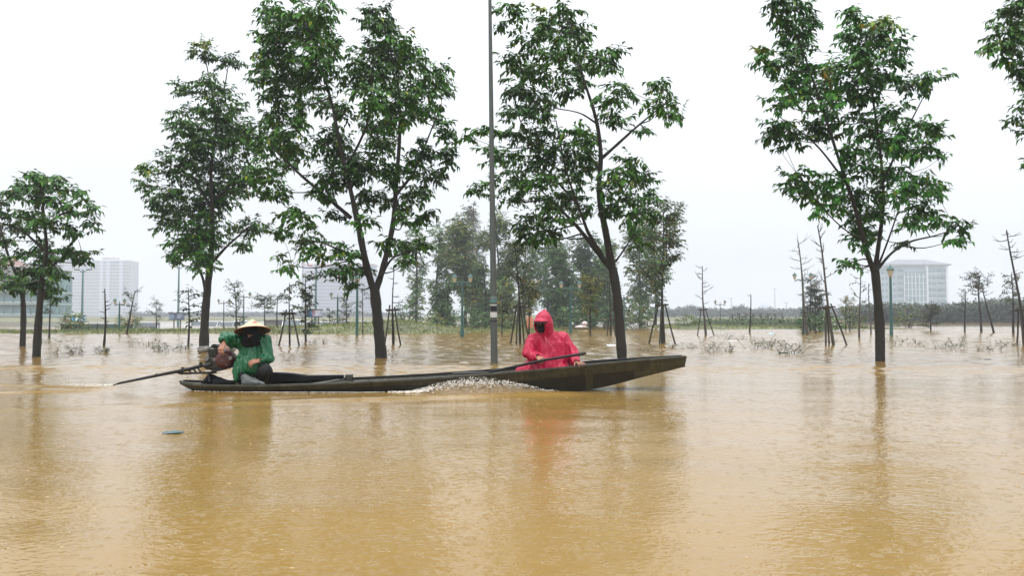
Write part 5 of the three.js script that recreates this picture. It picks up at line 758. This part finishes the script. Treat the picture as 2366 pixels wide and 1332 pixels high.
[[1655, 812, 80, 34, 26, 'brushwood patch in the water in front of the staked bare sapling', BR], [1752, 806, 60, 36, 26, 'brush standing in water before the slatted shelter', OL], [1822, 818, 74, 40, 30, 'brush with a dark leafy clump in front of the dark thicket', OL], [1775, 800, 60, 22, 16, 'sparse twigs just behind the standing brush by the shelter', BR], [2100, 800, 60, 30, 18, 'sparse brush under the office building, close to the teal lantern lamp', BR], [2180, 808, 50, 28, 16, 'sparse brush in the water below the small leafy sapling', OL], [2212, 806, 26, 34, 14, 'upright leafy brush nearest the many-stemmed tree, far side', OL], [2285, 812, 46, 26, 14, 'sparse brush in the water below the round-topped sapling', BR], [2335, 800, 50, 18, 12, 'low brush in the water by the picture edge', BR],
  [392, 812, 80, 30, 28, 'leafy brush in the water by the knotty sapling', OL], [330, 800, 70, 22, 18, 'twiggy brush under the silver-grey car', BR], [238, 816, 36, 18, 16, 'dark leafy tuft in the water at the foot of the dark sapling', OL], [170, 818, 80, 26, 22, 'bent twigs in the water beyond the slender trees', BR], [140, 792, 90, 16, 18, 'low weeds in the water by the slender trees', OL], [745, 796, 70, 20, 14, 'faint weeds in the water behind the driver', BR], [560, 796, 60, 18, 12, 'weeds in the water just behind the driver', BR], [940, 786, 60, 14, 12, 'weeds at the foot of the slim bare sapling', OL], [1580, 806, 60, 20, 14, 'loose twigs by the stakes of the bushy-topped sapling', BR], [1500, 812, 60, 16, 10, 'loose twigs in the water between leaning tree and bushy-topped sapling', BR], [2060, 790, 50, 18, 10, 'weeds round the foot of the teal lantern lamp', OL], [1690, 784, 80, 16, 18, 'low weeds before the broken stump', OL], [1900, 790, 60, 18, 16, 'weeds at the stakes of the broken-topped sapling', OL]].forEach(([px, py, w, h, n, l, c]) => brush(l, px, py, w, h, n, c));
function floating(name, label, cat, px, py, w, dep, h, m, turn = 0, bent = 0.3) { // a thin crumpled thing lying on the water
  const b = onWater(px, py), t = thing(name, label, cat, b), g = new THREE.PlaneGeometry(w, dep, 10, 6).rotateX(-Math.PI / 2), p = g.attributes.position; for (let i = 0; i < p.count; i++) { const x = p.getX(i) / w, z = p.getZ(i) / dep, e = 1 - bent * Math.abs(n2(x * 3 + px, z * 3)); p.setXYZ(i, p.getX(i) * (1 - 1.2 * z * z) * e, 0.004 + h * (0.5 + 0.5 * n2(x * 2.4 + py, z * 2.2)) * (1 - 3.2 * Math.max(x * x, z * z)), p.getZ(i) * (1 - 1.2 * x * x)); } g.computeVertexNormals(); const u = part('sheet', g, m, t); u.material.side = THREE.DoubleSide; t.rotation.y = turn; const lo = g.clone(); lo.translate(0, -0.012, 0).scale(0.96, 1, 0.96); part('underside', lo, m, t);
}
floating('plastic_bag', 'small dark teal plastic bag floating alone on the open water near the camera', 'bag', 400, 1001, 0.21, 0.12, 0.02, mat(0.02, 0.075, 0.085, 0.3));
floating('driftwood', 'small dark piece of wood floating ahead of the bow', 'driftwood', 1471, 926, 0.075, 0.06, 0.012, mat(0.03, 0.02, 0.012, 0.7));
floating('plastic_sheet', 'white plastic sheet floating beside the leaning tree trunk', 'plastic sheet', 1412, 799, 0.36, 0.7, 0.05, mat(0.75, 0.78, 0.8, 0.4)); floating('driftwood', 'dark floating scrap between the leaning trunk and the bushy-topped sapling', 'driftwood', 1474, 781, 0.36, 0.5, 0.06, M.black);
floating('plastic_bag', 'pale blue plastic bag caught near the verge weeds', 'bag', 1782, 773, 0.34, 0.5, 0.12, mat(0.35, 0.52, 0.62, 0.4)); floating('plastic_sheet', 'white plastic strip floating before the broken stump', 'plastic sheet', 1690, 789, 0.5, 0.3, 0.03, M.white); floating('leaf_clump_adrift', 'dark clump of leaves drifting by the brush before the thicket', 'leaves', 1812, 818, 0.34, 0.3, 0.06, mat(0.03, 0.04, 0.015, 0.6)); floating('driftwood', 'thin dark stick adrift below the round-topped sapling', 'driftwood', 2282, 832, 0.28, 0.1, 0.02, M.black); floating('plastic_sheet', 'white scrap floating under the forked tree sapling gap', 'plastic sheet', 978, 793, 0.3, 0.2, 0.02, M.white);
{ const t = thing('barrel', 'orange barrel standing on the bank behind the paddler hood', 'barrel', V(pxAt(1224, 58), 0.12, -58)); part('drum', new THREE.LatheGeometry([[0.001, 0], [0.22, 0], [0.24, 0.03], [0.23, 0.24], [0.245, 0.27], [0.23, 0.3], [0.23, 0.55], [0.245, 0.58], [0.23, 0.61], [0.22, 0.86], [0.2, 0.88], [0.001, 0.88]].map(([x, y]) => new THREE.Vector2(x, y)), 18), mat(0.5, 0.17, 0.07, 0.5), t); part('bung', new THREE.CylinderGeometry(0.03, 0.03, 0.03, 8).translate(0.1, 0.9, 0), M.black, t); }
{ const t = thing('rowing_boat', 'small white upturned boat on the bank beyond the paddler shoulder', 'boat', V(pxAt(1343, 60), 0.18, -60)); part('hull', net((p) => smax(Math.sqrt((p[0] / 0.5) ** 2 + (p[1] / 0.16) ** 2 + (p[2] / 0.35) ** 2) - 1, -p[1], 0.02) * 0.16 + 0.008 * n3(p[0] * 5, p[1] * 5, p[2] * 5), V(-0.75, -0.1, -0.55), V(0.75, 0.4, 0.55), 0.035), mat(0.5, 0.42, 0.40, 0.5), t); part('cushion', new THREE.SphereGeometry(0.22, 14, 10).scale(1, 0.8, 1).translate(0.26, 0.3, 0), mat(0.55, 0.46, 0.44, 0.6), t); }

// ---------- bow wave, spray and foam ----------
const hullZ = (u) => BOAT_Z + sideZ(u, Math.max(0, bottom(u))) + 0.01;
const crest = (u) => profile([[950, 0], [985, 0.025], [1035, 0.095], [1100, 0.135], [1160, 0.115], [1215, 0.07], [1255, 0.025], [1300, 0]], u);
{
  const xs = 260, zs = 44, pos = [], uv = [], idx = [], col = [];
  for (let i = 0; i <= xs; i++) for (let j = 0; j <= zs; j++) {
    const u = lerp(936, 1330, i / xs), q = j / zs, c = crest(u), wd = 0.12 + c * 2.2, x = BX(u), z = hullZ(u) - 0.03 + q * wd, prof = Math.pow(Math.sin(Math.PI * clamp(0.32 + q * 0.68)), 1.3), n = n3(x * 14, q * 5, 1) * 0.5 + n3(x * 34, q * 12, 4) * 0.35 + n3(x * 70, q * 24, 8) * 0.2;
    pos.push(x, -0.006 + c * prof * (0.92 + 0.42 * n) + 0.0, z + 0.02 * n * c * 6); uv.push(x * 0.4, z * 0.4);
    const st = n3(x * 9 - q * 4, q * 16 + x * 3, 2) * 0.55 + n3(x * 26 - q * 9, q * 40, 5) * 0.45, fr = smooth(0.0, 0.5, st + 0.72 - 1.5 * q - 1.1 * smooth(1100, 1250, u)); col.push(lerp(0.16, 0.62, fr), lerp(0.105, 0.58, fr), lerp(0.045, 0.50, fr)); // mud or froth
  }
  const w = zs + 1; for (let i = 0; i < xs; i++) for (let j = 0; j < zs; j++) { const a = i * w + j; idx.push(a, a + 1, a + w, a + 1, a + w + 1, a + w); }
  setting('bow_wave', geo(pos, null, uv, idx, col), M.froth, 'stuff', 'curling brown bow wave running along the hull');
}
const blob = new THREE.IcosahedronGeometry(1, 1);
function blobs(list) { // [x, y, z, rx, ry, rz]
  const bp = blob.attributes.position, n = bp.count, pos = new Float32Array(list.length * n * 3), nor = new Float32Array(list.length * n * 3); let o = 0; const m = new THREE.Matrix4(), v = V(0, 0, 0);
  for (const [x, y, z, a, b, c, rz] of list) { m.makeRotationZ(rz || 0); for (let i = 0; i < n; i++) { const ux = bp.getX(i), uy = bp.getY(i), uz = bp.getZ(i); v.set(ux * a, uy * b, uz * c).applyMatrix4(m); pos[o] = x + v.x; pos[o + 1] = y + v.y; pos[o + 2] = z + v.z; v.set(ux / a, uy / b, uz / c).applyMatrix4(m).normalize(); nor[o] = v.x; nor[o + 1] = v.y; nor[o + 2] = v.z; o += 3; } }
  const g = new THREE.BufferGeometry(); g.setAttribute('position', new THREE.BufferAttribute(pos, 3)); g.setAttribute('normal', new THREE.BufferAttribute(nor, 3)); return g;
}
{
  const foam = [], drops = [];
  for (let i = 0; i < 1700; i++) { // white water thrown up at the crest, thinning forward
    const u = lerp(955, 1290, Math.pow(rnd(), 0.85)), c = crest(u), fade = 1 - smooth(1120, 1290, u) * 0.75; if (rnd() > fade) continue;
    const q = Math.pow(rnd(), 0.8), y = c * (0.05 + 1.15 * q) + 0.016 * dirRand().y, z = hullZ(u) + c * lerp(2.1, 0.6, q) + rr(-0.03, 0.03), r = rr(0.0012, 0.0055) * (0.6 + 0.6 * q); foam.push([BX(u), y, z, r * rr(1, 2.4), r, r, rr(0.1, 0.7)]);
  }
  for (let i = 0; i < 420; i++) { const u = lerp(900, 1010, Math.sqrt(rnd())), r = rr(0.002, 0.009); foam.push([BX(u) + rr(-0.02, 0.02), rr(-0.002, 0.016) + crest(u) * rnd(), hullZ(u) + 0.02 + 0.2 * rnd() * rnd() * smooth(860, 960, u), r * rr(1.2, 3), r * 0.8, r, rr(0, 0.3)]); }
  for (let i = 0; i < 700; i++) { const u = rr(470, 900), r = rr(0.002, 0.005); foam.push([BX(u), rr(-0.002, 0.004), hullZ(u) + 0.012 + 0.05 * rnd() * rnd(), r * rr(1.5, 4), r * 0.7, r, 0]); }
  for (let i = 0; i < 220; i++) { const t = rnd() * rnd(), r = rr(0.0015, 0.005) * (1 - 0.5 * t), p = onWater(lerp(270, 60, t), 891 + rr(-5, 3) * (0.25 + t)); foam.push([p.x, rr(-0.003, 0.008), p.z + rr(-0.2, 0.2) * t, r * rr(2, 5), r * 0.5, r * 1.5, 0]); }
  for (let i = 0; i < 0; i++) { const u = rr(1290, 1320), r = rr(0.003, 0.008); foam.push([BX(u), rr(0, 0.012), hullZ(Math.min(u, 1310)) + rr(-0.02, 0.1), r * 1.6, r, r, 0]); }
  for (let i = 0; i < 420; i++) { const u = lerp(975, 1240, rnd()), c = crest(u), r = rr(0.0022, 0.006); drops.push([BX(u) - rr(0, 0.06), c * rr(0.9, 1.5) + 0.01, hullZ(u) + c * rr(0.4, 2.2), r * 1.6, r, r, 0.5]); }
  setting('foam', blobs(foam), M.foam, 'stuff', 'white foam and broken water along the near side of the boat'); setting('spray', blobs(drops), M.foam, 'stuff', 'droplets thrown up from the bow wave');
  const rain = []; for (let i = 0; i < 800; i++) { const d = 3 + 12 * Math.pow(rnd(), 0.8), x = rr(-0.68, 0.68) * d; if (Math.abs(-d - BOAT_Z) < 0.6 && x > -4.8 && x < 2.6) continue; const r = rr(0.0012, 0.0032); rain.push([x, wave(x, -d), -d, r * rr(2, 5), r * rr(0.6, 1.2), r * 2, 0]); if (rnd() < 0.4) rain.push([x + rr(-0.012, 0.012), wave(x, -d) + rr(0.008, 0.03), -d, r * 0.4, r * 0.4, r * 0.4, 0]); }
  setting('raindrop_splash', blobs(rain), mat(0.36, 0.25, 0.11, 0.2), 'stuff', 'raindrops splashing on the flood near the camera');
}

scene.updateMatrixWorld(true);
renderer.render(scene, camera);
